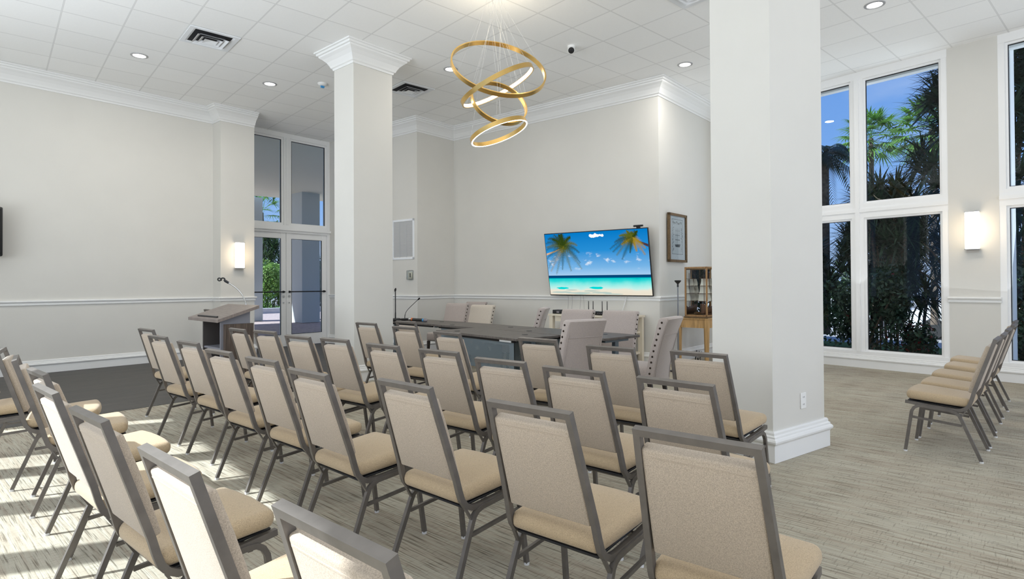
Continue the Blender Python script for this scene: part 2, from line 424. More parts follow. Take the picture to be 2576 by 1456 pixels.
def bez(p0, p1, p2, p3, n=14):
    p0, p1, p2, p3 = map(Vector, (p0, p1, p2, p3)); out = []
    for i in range(n + 1):
        t = i / n; out.append(p0 * (1 - t) ** 3 + p1 * 3 * t * (1 - t) ** 2 + p2 * 3 * t * t * (1 - t) + p3 * t ** 3)
    return out
ORD = ['first', 'second', 'third', 'fourth', 'fifth', 'sixth', 'seventh', 'eighth', 'ninth', 'tenth']

# ------------------------------------------------------------------ the room
H = 4.555
LW0, PL0, PL1, PL2, PL3 = (-2.8, 10.865), (3.06, 11.71), (3.105, 11.395), (3.722, 11.484), (3.604, 12.306)
AD, A0, TVL, TVR, CE = (5.735, 12.613), (6.214, 9.72), (7.2, 9.86), (7.934, 5.35), (10.11, 5.617)
def winx(y): return 9.98 + .0524 * (y - 3.18)
WB = (winx(-5.0), -5.0)

struct(MB().prism([(-3.2, -5.3), (10.6, -5.3), (10.6, 8.853), (7.3, 8.333), (.8, 7.28), (-3.2, 6.632)], -.12, 0).build('floor', CARPET))
struct(MB().prism([(-3.2, 6.632), (.8, 7.28), (7.3, 8.333), (7.3, 13.0), (-3.2, 13.0)], -.12, 0).build('floor_wood', PLANK))
struct(MB().prism([(-3.2, 6.628), (.8, 7.276), (6.3, 8.167), (6.3, 8.182), (.8, 7.291), (-3.2, 6.643)], 0, .003).build('trim_1', BLACKM))
struct(MB().prism([(-3.05, -5.4), (10.6, -5.4), (10.6, 13.0), (-3.05, 13.0)], H, H + .15).build('ceiling', CEIL))

def wall(name, pts, out=.2, z0=0, z1=H, m=WALL):
    """pts: plan polyline with the room to the right of travel"""
    b = MB(); b.profile(pts, [(-out, z0), (0, z0), (0, z1), (-out, z1)], 1)
    return struct(b.build(name, m))
wall('wall_left', [LW0, PL0], .5)
wall('wall_pilaster', [PL0, PL1, PL2, PL3], .3)
# entry wall behind the double door: head band over the transom light, none below
DD = Vector((.9898, .1426, 0)); DNn = Vector((.1426, -.9898, 0))      # along the door wall / into the room
DC = Vector((4.712, 12.466, 0))                                      # centre of the double door
wall('wall_grille', [AD, A0], .25)
wall('wall_return', [A0, TVL], .25)
wall('wall_screen', [TVL, TVR], .25)
wall('wall_picture', [TVR, CE], .2)
CROWN = [(0, -.25), (.012, -.25), (.018, -.225), (.035, -.215), (.045, -.19), (.075, -.14), (.115, -.10), (.150, -.075), (.155, -.055), (.175, -.05), (.18, -.025), (.20, -.02), (.20, -.001), (0, -.001)]
CROWNZ = [(o, H + z) for o, z in CROWN]
BASE = [(0, .20), (.012, .20), (.018, .19), (.018, .176), (.028, .168), (.028, .158), (.036, .152), (.042, .14), (.040, .128), (.030, .118), (.026, .11), (.026, .001), (0, .001)]
RAIL = [(0, 1.025), (.016, 1.028), (.02, 1.042), (.012, 1.05), (.014, 1.064), (.03, 1.072), (.038, 1.086), (.034, 1.10), (0, 1.104)]
struct(MB().profile([LW0, PL0, PL1, PL2], CROWNZ).build('trim_2', TRIM))
struct(MB().profile([(5.926, 11.456), A0, TVL, TVR, CE], CROWNZ).build('trim_3', TRIM))
struct(MB().profile([LW0, PL0, PL1, PL2, PL3], RAIL).build('trim_4', TRIM))
struct(MB().profile([AD, A0, TVL, TVR, CE], RAIL).build('trim_5', TRIM))
struct(MB().profile([LW0, PL0, PL1, PL2, PL3], BASE).build('baseboard_left', TRIM))
struct(MB().profile([AD, A0, TVL, TVR, CE], BASE).build('baseboard_screen', TRIM))

# columns
def column(k, ux, uy, w, d, name):
    k = Vector((*k, 0)); ux = Vector((*ux, 0)); uy = Vector((*uy, 0))
    P = [k, k + ux * w, k + ux * w + uy * d, k + uy * d]; P = [(p.x, p.y) for p in P]
    c = struct(MB().prism(P, 0, H).build(name, WALL))
    Q = list(reversed(P))
    struct(MB().profile(Q, CROWNZ, -1, closed=True).build('crown', TRIM, c))
    struct(MB().profile(Q, [(o * 1.15, z * 1.12) for o, z in BASE], -1, closed=True).build('base', TRIM, c))
    return c
column((3.635, 7.246), (.9925, .1219), (-.1219, .9925), .64, .47, 'column')
column((4.26, 1.913), (.9943, -.106), (.106, .9943), .75, .507, 'column')

# window wall on the right
GX = .13                                                    # wall thickness inside the glass line
def wy(y, off=0.0): return winx(y) + off
def wseg(name, y0, y1, z0, z1, o0=0.0, o1=.38, m=WALL):
    b = MB(); b.prism([(wy(y0, o0), y0), (wy(y0, o1), y0), (wy(y1, o1), y1), (wy(y1, o0), y1)], z0, z1)
    return struct(b.build(name, m))
piers = [(4.95, 5.62), (1.43, 1.985), (-1.75, -1.2), (-5.0, -4.4)]
for i, (a, b) in enumerate(piers): wseg('wall_window_pier', a, b, 0, H)
wins = [(1.985, 4.95, [3.14]), (-1.2, 1.43, [.1]), (-4.4, -1.75, [-3.1])]
for i, (a, b, mul) in enumerate(wins):
    wseg('wall_window_sill', a, b, 0, .19)
    wr = struct(wseg('window_%d' % (i + 1), a, b, .19, .25, -.01, .12, FRAME))
    fr = MB()
    def bar(y0, y1, z0, z1, d0=0.0, d1=.10): fr.prism([(wy(y0, d0), y0), (wy(y0, d1), y0), (wy(y1, d1), y1), (wy(y1, d0), y1)], z0, z1)
    bar(a, b, 4.44, H); bar(a, b, 2.30, 2.52)
    bar(a, b, 2.385, 2.435, -.02, .001)
    bar(a, a + .07, .25, 4.44, .003, .097); bar(b - .07, b, .25, 4.44, .003, .097)
    for q in mul: bar(q - .085, q + .085, .25, 4.44, .003, .097); bar(q - .03, q + .03, .25, 4.44, -.025, .003)
    # inner sash beads
    ed = [a + .07] + [x for q in mul for x in (q - .085, q + .085)] + [b - .07]
    for k in range(0, len(ed), 2):
        for z0, z1 in ((.25, 2.30), (2.52, 4.44)):
            y0, y1 = ed[k], ed[k + 1]
            bar(y0, y0 + .03, z0, z1, .03, .08); bar(y1 - .03, y1, z0, z1, .03, .08); bar(y0, y1, z0, z0 + .03, .033, .077); bar(y0, y1, z1 - .03, z1, .033, .077)
    struct(fr.build('frame', FRAME, wr))
    gs = MB()                                                # dark gasket lines round each pane
    for k in range(0, len(ed), 2):
        for z0, z1 in ((.28, 2.27), (2.55, 4.41)):
            y0, y1 = ed[k] + .03, ed[k + 1] - .03
            for yy0, yy1, zz0, zz1 in ((y0, y0 + .008, z0, z1), (y1 - .008, y1, z0, z1), (y0, y1, z0, z0 + .008), (y0, y1, z1 - .008, z1)):
                gs.prism([(wy(yy0, .05), yy0), (wy(yy0, .07), yy0), (wy(yy1, .07), yy1), (wy(yy1, .05), yy1)], zz0, zz1)
            struct(MB().add([(wy(y0, .06), y0, z0), (wy(y1, .06), y1, z0), (wy(y1, .06), y1, z1), (wy(y0, .06), y0, z1)], [(0, 1, 2, 3)]).build('pane', GLASS, wr))
    struct(gs.build('gasket', BLACK, wr))
    wseg('wall_window_lintel', a, b, 4.385, H, .12, .24, STUCW)
wseg('wall_window_fin', 1.33, 1.41, 0, H, .20, .50, STUCW)
struct(MB().profile([CE, (winx(-5), -5)], BASE).build('baseboard_windows', TRIM))
for a, b in piers[1:3]: struct(MB().profile([(winx(b), b + .012), (winx(a), a - .012)], RAIL).build('trim_6', TRIM))

# window wall behind the camera on the left: it lets the sun in (outside the frame)
def eseg(y0, y1, z0, z1, name='wall_entry'):
    f = lambda y: -2.8 + (10.865 - y) * .0
    struct(MB().prism([(-2.8, y0), (-3.05, y0), (-3.05, y1), (-2.8, y1)], z0, z1).build(name, WALL))
eseg(-5, 1.35, 0, H); eseg(7.27, 8.15, 0, H); eseg(8.42, 11.4, 0, H); eseg(3.42, 4.10, .15, 4.38)
for q in (2.23, 4.93, 5.84, 6.70): eseg(q - .09, q + .09, .15, 4.38)
for a, b in ((1.35, 7.27), (8.15, 8.42)): eseg(a, b, 0, .15); eseg(a, b, 4.38, H)
b = MB(); b.box((3.6, -5.15, .2), (13.2, .25, .4)); b.box((3.6, -5.15, 4.4), (13.2, .25, .3))
for x in (-2.6, .4, 3.4, 6.4, 9.4): b.box((x, -5.15, 2.3), (.7, .25, 4.5))
struct(b.build('wall_rear', WALL))
struct(MB().box((3.65, 3.8, 7.5), (13.4, 17.6, 5.4)).build('upper_shade_mass', STUCW))  # unseen mass added above the room to cast shade on the planting

# ------------------------------------------------------------------ double door with transom
door = struct(MB().build('door_1', FRAME)) if False else None
dM = Matrix((( DD.x, -DNn.x, 0, DC.x), (DD.y, -DNn.y, 0, DC.y), (0, 0, 1, 0), (0, 0, 0, 1)))   # local x along, y away from the room
def dbox(mb, x0, x1, y0, y1, z0, z1): mb.box(((x0 + x1) / 2, (y0 + y1) / 2, (z0 + z1) / 2), (x1 - x0, y1 - y0, z1 - z0), dM)
fr = MB()
DT, TT = 2.43, 4.46
for x0, x1 in ((-1.05, -.97), (.97, 1.05)): dbox(fr, x0, x1, 0, .14, 0, H)
dbox(fr, -1.05, 1.05, .003, .137, TT, H); dbox(fr, -1.05, 1.05, .003, .137, DT, DT + .17); dbox(fr, -1.05, 1.05, -.05, .004, DT + .05, DT + .10)
dbox(fr, -.07, .07, .001, .139, DT + .17, TT); dbox(fr, -.025, .025, -.02, .004, DT + .17, TT)
for x0, x1 in ((-.97, -.07), (.07, .97)):
    dbox(fr, x0, x0 + .045, .03, .1, DT + .17, TT); dbox(fr, x1 - .045, x1, .03, .1, DT + .17, TT); dbox(fr, x0, x1, .033, .097, DT + .17, DT + .215); dbox(fr, x0, x1, .033, .097, TT - .045, TT)
d1 = struct(fr.build('door_1', FRAME))
for i, (x0, x1) in enumerate(((-.965, -.004), (.004, .965))):
    lf = MB()
    dbox(lf, x0, x0 + .115, .04, .09, .01, DT); dbox(lf, x1 - .115, x1, .04, .09, .01, DT); dbox(lf, x0, x1, .043, .087, DT - .12, DT - .003); dbox(lf, x0, x1, .043, .087, .013, .26)
    leafo = struct(lf.build('door_leaf', FRAME, d1))
    g = MB(); g.add([(x0 + .115, .06, .26), (x1 - .115, .06, .26), (x1 - .115, .06, DT - .12), (x0 + .115, .06, DT - .12)], [(0, 1, 2, 3)], False, dM); struct(g.build('pane', GLASS, leafo))
    k = MB()
    for xx0, xx1, zz0, zz1 in ((x0 + .115, x0 + .122, .26, DT - .12), (x1 - .122, x1 - .115, .26, DT - .12), (x0 + .115, x1 - .115, .26, .267), (x0 + .115, x1 - .115, DT - .127, DT - .12)): dbox(k, xx0, xx1, .035, .058, zz0, zz1)
    struct(k.build('gasket', BLACK, leafo))
    pb = MB(); dbox(pb, x0 + .04, x1 - .04, -.01, .012, 1.16, 1.185); dbox(pb, x0 + .05, x0 + .08, .012, .04, 1.15, 1.195); dbox(pb, x1 - .08, x1 - .05, .012, .04, 1.15, 1.195); struct(pb.build('push_bar', BLACKM, leafo))
    lk = MB(); cx = x1 - .06 if i == 0 else x0 + .06
    for z, r in ((1.075, .024), (.94, .013)): lk.lathe([(0, 0), (r, 0), (r, .02), (0, .022)], (0, 0, 0), 14, dM @ Matrix.Translation((cx, .04, z)) @ Matrix.Rotation(pi / 2, 4, 'X'))
    struct(lk.build('lock', CHROME, leafo))
    x0, x1 = ((-.925, -.115), (.115, .925))[i]
    g = MB(); g.add([(x0, .06, DT + .215), (x1, .06, DT + .215), (x1, .06, TT - .045), (x0, .06, TT - .045)], [(0, 1, 2, 3)], False, dM); struct(g.build('transom_pane', GLASS, d1))
    k = MB()
    for xx0, xx1, zz0, zz1 in ((x0, x0 + .01, DT + .215, TT - .045), (x1 - .01, x1, DT + .215, TT - .045), (x0, x1, TT - .055, TT - .045)): dbox(k, xx0, xx1, .03, .058, zz0, zz1)
    struct(k.build('transom_gasket', BLACK, d1))
# filler wall left of the frame (hidden by the pilaster) and right of it
fb = MB(); dbox(fb, -1.4, -1.05, 0, .2, 0, H); dbox(fb, 1.05, 1.3, .02, .2, 0, H); struct(fb.build('wall_door', WALL))

# ------------------------------------------------------------------ banquet chairs
def banquet_chair(label):
    t = thing('banquet_chair', label, 'chair')
    def seatfn(v):
        s = (v.x + .2075) / .415                            # 0 rear .. 1 front
        w = .92 + .10 * s
        z = v.z + .028 * s
        if v.z > 0: z += .010 * (1 - (2 * s - 1) ** 2) * (1 - (v.y / .21) ** 2) - .004
        x = v.x - (.018 * (v.y / .21) ** 2 if s > .5 else 0)
        return (x, v.y * w, z)
    sm = MB().rbox((.262, 0, .415), (.415, .425, .072), .030, 4, seatfn, None, 3)
    seat = sm.build('seat', SEATFAB, t)
    MB().rbox((.265, 0, .368), (.37, .36, .012), .004, 1, lambda v: (v.x, v.y, v.z + .028 * (v.x / .415 + .5) - .002)).build('seat_pan', BLACK, seat)
    # backrest pad between the uprights
    bx0, bz0, bx1, bz1 = .040, .485, -.068, .832            # rear line of the pad bottom -> top
    ax = Vector((bx1 - bx0, 0, bz1 - bz0)); ln = ax.length; ax.normalize(); nf = Vector((ax.z, 0, -ax.x))   # nf points forward
    def padfn(v):
        w = 1 - .055 * (v.z / ln + .5); q = .006 * (1 - (2 * v.z / ln) ** 2) if v.x > 0 else 0
        return (v.x + q, v.y * w, v.z)
    pm = Matrix((( nf.x, 0, ax.x, (bx0 + bx1) / 2 + nf.x * .018), (0, 1, 0, 0), (nf.z, 0, ax.z, (bz0 + bz1) / 2 + nf.z * .018), (0, 0, 0, 1)))
    pad = MB().rbox((0, 0, 0), (.044, .352, ln), .009, 3, padfn, pm, 2).build('backrest', FABRIC, t)
    pp = MB(); hw = .156
    pp.tube([pm @ Vector((-.0195, y, ln / 2 - .022)) for y in (-hw, -hw / 2, 0, hw / 2, hw)], .0045, 6); pp.build('piping', FABRIC, pad)
    # back frame: seat rail, bend and upright on each side, handle bar on top
    fm = MB()
    for s in (-1, 1):
        path = [Vector((.462, s * .196, .383)), Vector((.30, s * .197, .366)), Vector((.155, s * .196, .356)), Vector((.118, s * .196, .360)), Vector((.088, s * .195, .376)), Vector((.068, s * .194, .402)), Vector((.055, s * .193, .440)),
                Vector((.040, s * .190, .50)), Vector((-.0785, s * .169, .878))]
        fm.strip(path, (0, 1, 0), .021, .024)
    fm.strip([Vector((-.0800, -.1795, .8825)), Vector((-.0800, .1795, .8825))], (.954, 0, .30), .0245, .022)
    fm.build('back_frame', GUN, t)
    for s in (-1, 1):
        fl = [Vector((.462, s * .214, .010)), Vector((.428, s * .207, .26)), Vector((.420, s * .206, .315)), Vector((.405, s * .205, .343)), Vector((.38, s * .204, .360)), Vector((.345, s * .203, .362)), Vector((.26, s * .203, .356))]
        rl = [Vector((.26, s * .203, .356)), Vector((.18, s * .203, .350)), Vector((.148, s * .204, .340)), Vector((.128, s * .205, .322)), Vector((.115, s * .206, .295)), Vector((.0, s * .216, .010))]
        for pth, nm in ((fl, 'leg'), (rl, 'leg')):
            lg = MB().strip(pth, (0, 1, 0), .019, .021).build(nm, GUN, t)
            e = pth[0] if pth is fl else pth[-1]
            MB().lathe([(0, 0), (.013, 0), (.013, .012), (0, .012)], (e.x, e.y, .0), 8).build('glide', GLIDE, lg)
        MB().strip([Vector((.424, s * .206, .272)), Vector((.112, s * .207, .248))], (0, 1, 0), .013, .016).build('stretcher', GUN, t)
        MB().strip([Vector((.082, s * .198, .368)), Vector((.122, s * .204, .300))], (0, 1, 0), .016, .008).build('brace', GUN, t)
    cb = MB()
    for x, z in ((.165, .338), (.36, .352)): cb.strip([Vector((x, -.203, z)), Vector((x, .203, z))], (1, 0, 0), .018, .018)
    cb.build('cross_bar', GUN, t)
    return t
C0 = banquet_chair('x'); used = [False]
def put_chair(x, y, deg, label, group):
    if not used[0]:
        used[0] = True; C0.location = (x, y, 0); C0.rotation_euler = (0, 0, radians(deg)); C0['label'] = label; C0['group'] = group; return C0
    return dup(C0, (x, y, 0), radians(deg), label, group)
front = [(3.253, 1.879, 4.7), (3.130, 2.455, 8), (3.194, 3.208, 9), (3.048, 4.180, 3.6), (3.129, 5.021, 8.1), (3.152, 5.855, 8.3)]
second = [(2.264, 1.410, 4.7), (2.206, 1.946, 7.2), (2.173, 2.459, 9.0), (2.191, 3.073, 7.7), (2.113, 3.640, 7.0), (2.068, 4.307, 9.3), (1.956, 4.753, 9.4), (1.946, 5.492, 10.9), (1.855, 5.974, 5.0)]
third = [(1.509, .871, 9.6), (1.452, 1.469, 8.9), (1.388, 2.162, 6.2), (1.224, 2.775, 6.0), (1.226, 3.429, 7.2), (1.173, 4.071, 8.0), (1.175, 4.858, 8.6), (1.116, 5.601, 9.8), (1.205, 6.604, 9.6)]
rear = [(.517, .977, 7.1), (.400, 1.626, 6.5), (.320, 2.369, 8.2), (.248, 3.074, 7.4), (.253, 3.725, 7.6), (.19, 4.50, -3), (.13, 5.15, -7), (-.05, 5.80, -11)]
for i, c in enumerate(front): put_chair(*c, 'beige banquet chair in the row nearest the conference tables, %s from the right-hand column' % ORD[i], 'front row of banquet chairs')
put_chair(3.60, 5.76, 5.5, 'beige banquet chair standing ahead of its row beside the left column', 'front row of banquet chairs')
for i, c in enumerate(second): put_chair(*c, 'beige banquet chair in the second row back from the tables, %s from the right end' % ORD[i], 'second row of banquet chairs')
for i, c in enumerate(third): put_chair(*c, 'beige banquet chair in the third row back from the tables, %s from the right end' % ORD[i], 'third row of banquet chairs')
for i, c in enumerate(rear): put_chair(*c, 'beige banquet chair in the sunlit rearmost row, %s from its end nearest the camera' % ORD[i], 'rearmost row of banquet chairs')
side = [(5.545, .905, 94), (6.08, .94, 94), (6.71, 1.0, 93.5), (7.42, 1.05, 93), (8.08, 1.13, 92.5)]
for i, c in enumerate(side): put_chair(*c, 'beige banquet chair facing sideways in the row by the tall windows, %s from the camera' % ORD[i], 'chairs in line by the windows')
put_chair(2.93, 11.21, 6, 'beige banquet chair behind the lectern, only its handle bar showing', 'banquet chair behind the lectern')

# ------------------------------------------------------------------ parsons chairs
def parsons(label, fab, name='dining_chair'):
    t = thing(name, label, 'chair', group='nailhead dining chairs at the tables')
    MB().rbox((.255, 0, .405), (.47, .455, .15), .035, 4, None, None, 1).build('seat', fab, t)
    ctr = lambda z: (.02 - .15 * max(0, (z - .36) / .61) ** 1.5, z)
    bm_ = MB(); n = 16; zs = [.315 + (.955 - .315) * i / n for i in range(n + 1)]; hw = .232
    rows = []
    for i, z in enumerate(zs):
        x, zz = ctr(z); th = .046 + .010 * max(0, (z - .8) / .16)
        for sx_ in (1, -1): rows.append((x + sx_ * th, z))
    loop = [rows[i * 2] for i in range(n + 1)] + [(ctr(.955)[0] + .025, .972), (ctr(.955)[0] - .035, .972)] + [rows[i * 2 + 1] for i in range(n, -1, -1)]
    k = len(loop)
    def inset(d):                                           # pull the outline in for the rounded side edges
        cx = [ctr(z)[0] for _, z in loop]
        return [(c + (x - c) * (1 - d / .05), z - (d * .7 if z > .95 else 0)) for (x, z), c in zip(loop, cx)]
    secs = [(-hw, inset(.016)), (-hw + .006, inset(.006)), (-hw + .018, loop), (hw - .018, loop), (hw - .006, inset(.006)), (hw, inset(.016))]
    vs = [(x, y, z) for y, lp in secs for x, z in lp]
    fs = [(i * k + j, i * k + (j + 1) % k, (i + 1) * k + (j + 1) % k, (i + 1) * k + j) for i in range(len(secs) - 1) for j in range(k)]
    fs += [tuple(range(k)), tuple((len(secs) - 1) * k + j for j in range(k))]
    bk = bm_.add(vs, fs, True).build('backrest', fab, t)
    sb = MB()                                               # sewn seam across the rear panel and down it
    sb.tube([(ctr(.80)[0] - .0485, y, .80) for y in (-.21, 0, .21)], .0035, 5)
    for s in (-1, 1): sb.tube([(ctr(z)[0] - .0475, s * .205, z) for z in (.33, .45, .6, .75, .9)], .003, 5)
    sb.build('seam', fab, bk)
    nb = MB()
    for s in (-1, 1):
        for i in range(11):
            z = .36 + i * .0565
            nb.lathe([(0, .011), (.006, .0095), (.0105, .004), (.011, 0)], (0, 0, 0), 8, Matrix.Translation((ctr(z)[0] + .005, s * hw, z)) @ Matrix.Rotation(-s * pi / 2, 4, 'X'))
    nb.build('nailhead_trim', NAIL, t)
    for x, sp in ((.46, .02), (.035, -.05)):
        for y in (-.195, .195):
            b = MB(); q = .021
            b.add([(x - q, y - q, .335), (x + q, y - q, .335), (x + q, y + q, .335), (x - q, y + q, .335), (x - q * .7 + sp, y - q * .7, 0), (x + q * .7 + sp, y - q * .7, 0), (x + q * .7 + sp, y + q * .7, 0), (x - q * .7 + sp, y + q * .7, 0)],
                  [(0, 1, 2, 3), (7, 6, 5, 4), (0, 4, 5, 1), (1, 5, 6, 2), (2, 6, 7, 3), (3, 7, 4, 0)])
            b.build('leg', DLEG, t)
    return t
P0_ = parsons('x', LINEN); P1_ = parsons('y', LINEN2)
def put_parsons(top, deg, label, proto, first):
    f = Vector((cos(radians(deg)), sin(radians(deg)), 0)); p = Vector((*top, 0)) + f * .13
    if first: proto.location = p; proto.rotation_euler = (0, 0, radians(deg)); proto['label'] = label
    else: dup(proto, p, radians(deg), label)
put_parsons((6.30, 8.51), 196, 'taupe nailhead dining chair in the wall corner, leftmost behind the tables', P0_, True)
put_parsons((7.05, 8.91), 194, 'taupe nailhead dining chair in the wall corner, second from the left behind the tables', P0_, False)
put_parsons((6.05, 7.47), 192, 'oat-coloured nailhead dining chair behind the left half of the tables', P1_, True)
put_parsons((5.98, 5.98), 126, 'taupe nailhead dining chair seen edge-on behind the middle of the tables', P0_, False)
put_parsons((5.82, 5.18), 192, 'taupe nailhead dining chair facing us before the left of the cream console', P0_, False)
put_parsons((5.88, 4.53), 192, 'taupe nailhead dining chair facing us before the right of the cream console', P0_, False)
put_parsons((4.22, 3.67), 80, 'taupe nailhead dining chair with its back to us at the near tables', P0_, False)
put_parsons((5.12, 3.31), 104, 'taupe nailhead dining chair side-on beside the right end of the tables', P0_, False)

# ------------------------------------------------------------------ conference tables
def ctable(label, x, y, deg, ln, dp=.62, panel=-1, mod=True):
    t = thing('conference_table', label, 'table', (x, y, 0), radians(deg), 'charcoal conference tables')
    MB().rbox((0, 0, .727), (dp, ln, .028), .004, 1, None, None, 0, False).build('tabletop', TABLE, t)
    for s in (-1, 1):
        MB().lathe([(.0, .7405), (.034, .7405), (.034, .744), (.026, .7455), (0, .7455)], (panel * -.08 if s < 0 else panel * .2, s * ln * .3, 0), 20).build('grommet', BLACK, t)
    if mod: MB().box((0, 0, .53), (.003, ln - .22, .33)).build('modesty_panel', PERF, t, (panel * (dp / 2 - .06), 0, 0))
    tr = MB(); tr.box((panel * (dp / 2 - .05), 0, .7), (.03, ln - .16, .024)); tr.build('cable_tray', BLACKM, t)
    for s in (-1, 1):
        lg = MB(); yy = s * (ln / 2 - .10)
        lg.box((0, yy, .40), (.06, .045, .62)); lg.box((0, yy, .695), (.40, .05, .03)); lg.rbox((0, yy, .085), (.54, .05, .04), .012, 2)
        lgo = lg.build('leg', STEEL, t)
        for q in (-1, 1):
            MB().lathe([(0, -.012), (.028, -.012), (.032, 0), (.028, .012), (0, .012)], (0, 0, 0), 14, Matrix.Translation((q * .24, yy, .033)) @ Matrix.Rotation(pi / 2, 4, 'X')).build('caster', BLACK, lgo)
    return t
t1 = ctable('charcoal conference table nearest the chairs, its perforated grey panel facing them', 4.42, 5.27, -2.2, 1.56)
ctable('charcoal conference table at the right end of the back row', 5.06, 4.66, 0, 1.56)
ctable('charcoal conference table in the middle of the back row', 5.05, 6.23, 0, 1.54)
ctable('charcoal conference table by the left column, carrying the microphones', 5.02, 7.79, 3, 1.52, mod=False)

MB().box((-.278, -.56, .700), (.006, .20, .022)).build('label_plate', PLASTW, t1)

def goose(label, base, tip, mid, name='gooseneck_microphone'):
    t = thing(name, label, 'microphone', base, 0, 'gooseneck microphones on the table')
    b = Vector(base); tp = Vector(tip) - b; md = Vector(mid) - b
    MB().rbox((0, 0, .018), (.12, .10, .034), .012, 2).build('base', BLACK, t)
    pth = bez((0, 0, .03), (0, 0, .03 + tp.z * .35), md, tp, 16)
    MB().tube(pth, [.006] * 4 + [.0042] * 13, 8).build('neck', BLACK, t)
    d = (pth[-1] - pth[-2]).normalized()
    MB().tube([tp, tp + d * .012, tp + d * .04, tp + d * .048], [.006, .012, .012, .006], 10).build('capsule', BLACKM, t)
goose('black gooseneck microphone standing straight, nearest the left column', (4.74, 8.06, .741), (4.74, 8.06, 1.20), (4.74, 8.06, 1.0))
goose('black gooseneck microphone standing straight, second from the left column', (4.835, 8.205, .741), (4.835, 8.205, 1.21), (4.835, 8.205, 1.0))
goose('black gooseneck microphone bent toward the screen, on the table', (4.92, 8.07, .741), (5.03, 7.86, 1.07), (4.935, 8.04, .90))
def handheld(label, a, b, band):
    a = Vector(a); b = Vector(b); t = thing('handheld_microphone', label, 'microphone', a, 0, 'handheld microphones on the table'); d = b - a; ln = d.length; d.normalize()
    MB().tube([d * .0, d * .02, d * (ln * .75), d * (ln * .78)], [.012, .017, .021, .021], 14).build('body', BLACK, t)
    MB().tube([d * (ln * .78), d * (ln * .84), d * (ln * .93), d * ln], [.021, .027, .025, .008], 14).build('grille', CHROME if band is ORANGE else GREYC, t)
    MB().tube([d * (ln * .70), d * (ln * .70 + .022)], [.0245, .0245], 14).build('band', band, t)
handheld('black handheld microphone with an orange band lying on the table', (4.98, 7.62, .769), (4.88, 7.90, .769), ORANGE)
handheld('black handheld microphone with a blue ring lying on the table', (4.84, 7.72, .769), (4.93, 7.44, .769), BLUEB)

# ------------------------------------------------------------------ lectern
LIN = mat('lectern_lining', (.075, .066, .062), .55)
lec = thing('lectern', 'grey lectern with sloped brown top and open shelves on the dark floor', 'lectern', (1.945, 7.22, 0), radians(5.7))
# local: x away from the speaker (+), y along the speaker's edge; low edge at x=0
top = MB(); sl = (1.073 - .925) / .47
top.add([(-.01, 0, .885), (.47, 0, 1.036), (.47, .93, 1.036), (-.01, .93, .885), (-.01, 0, .921), (.47, 0, 1.072), (.47, .93, 1.072), (-.01, .93, .921)], [(3, 2, 1, 0), (4, 5, 6, 7), (0, 1, 5, 4), (1, 2, 6, 5), (2, 3, 7, 6), (3, 0, 4, 7)])
lt = top.build('reading_top', LTOP, lec)
MB().add([(.035, .14, .934), (.05, .14, .939), (.05, .74, .939), (.035, .74, .934), (.032, .14, .95), (.047, .14, .955), (.047, .74, .955), (.032, .74, .95)], [(3, 2, 1, 0), (4, 5, 6, 7), (0, 1, 5, 4), (1, 2, 6, 5), (2, 3, 7, 6), (3, 0, 4, 7)]).build('paper_stop', BLACK, lt)
def sidep(y0, y1, x0=.05, x1=.39):
    b = MB(); zt = lambda x: .887 + x * .3146
    b.add([(x0, y0, 0), (x1, y0, 0), (x1, y1, 0), (x0, y1, 0), (x0, y0, zt(x0)), (x1, y0, zt(x1)), (x1, y1, zt(x1)), (x0, y1, zt(x0))], [(3, 2, 1, 0), (4, 5, 6, 7), (0, 1, 5, 4), (1, 2, 6, 5), (2, 3, 7, 6), (3, 0, 4, 7)])
    return b
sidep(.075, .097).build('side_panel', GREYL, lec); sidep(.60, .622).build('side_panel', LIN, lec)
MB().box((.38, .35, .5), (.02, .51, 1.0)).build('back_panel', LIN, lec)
for z in (.06, .28, .57): MB().box((.21, .3485, z), (.30, .503, .022)).build('shelf', GREYL, lec)
MB().box((.245, .045, .43), (.33, .05, .86)).build('wood_panel', LWOOD, lec)
mb_ = (2.40, 7.72, 1.055)
gm = thing('lectern_microphone_mount', 'chrome gooseneck with empty black clip rising from the lectern', 'microphone stand', mb_)
MB().lathe([(.0, -.012), (.028, -.012), (.028, .006), (.012, .012), (.008, .03), (0, .03)], (0, 0, 0), 16).build('flange', CHROME, gm)
gp = bez((0, 0, .01), (-.02, .03, .18), (-.10, .11, .24), (-.165, .17, .295), 18); MB().tube(gp, .0075, 8).build('gooseneck', CHROME, gm)
dv = (gp[-1] - gp[-2]).normalized()
cl = MB(); cl.tube([gp[-1] - dv * .01, gp[-1] + dv * .035, gp[-1] + dv * .05], [.014, .017, .014], 10)
ce_ = gp[-1] + dv * .075
cl.tube([ce_ + (rt * cos(a) * .024 + Vector((0, 0, 1)) * sin(a) * .018) for a in [radians(-60 + i * 24) for i in range(13)]], .009, 8)
cl.tube([ce_ - rt * .045 + (rt * cos(a) * .02 + Vector((0, 0, 1)) * sin(a) * .018) for a in [i * 2 * pi / 12 for i in range(12)]], .008, 8, True)
cl.build('clip', BLACK, gm)

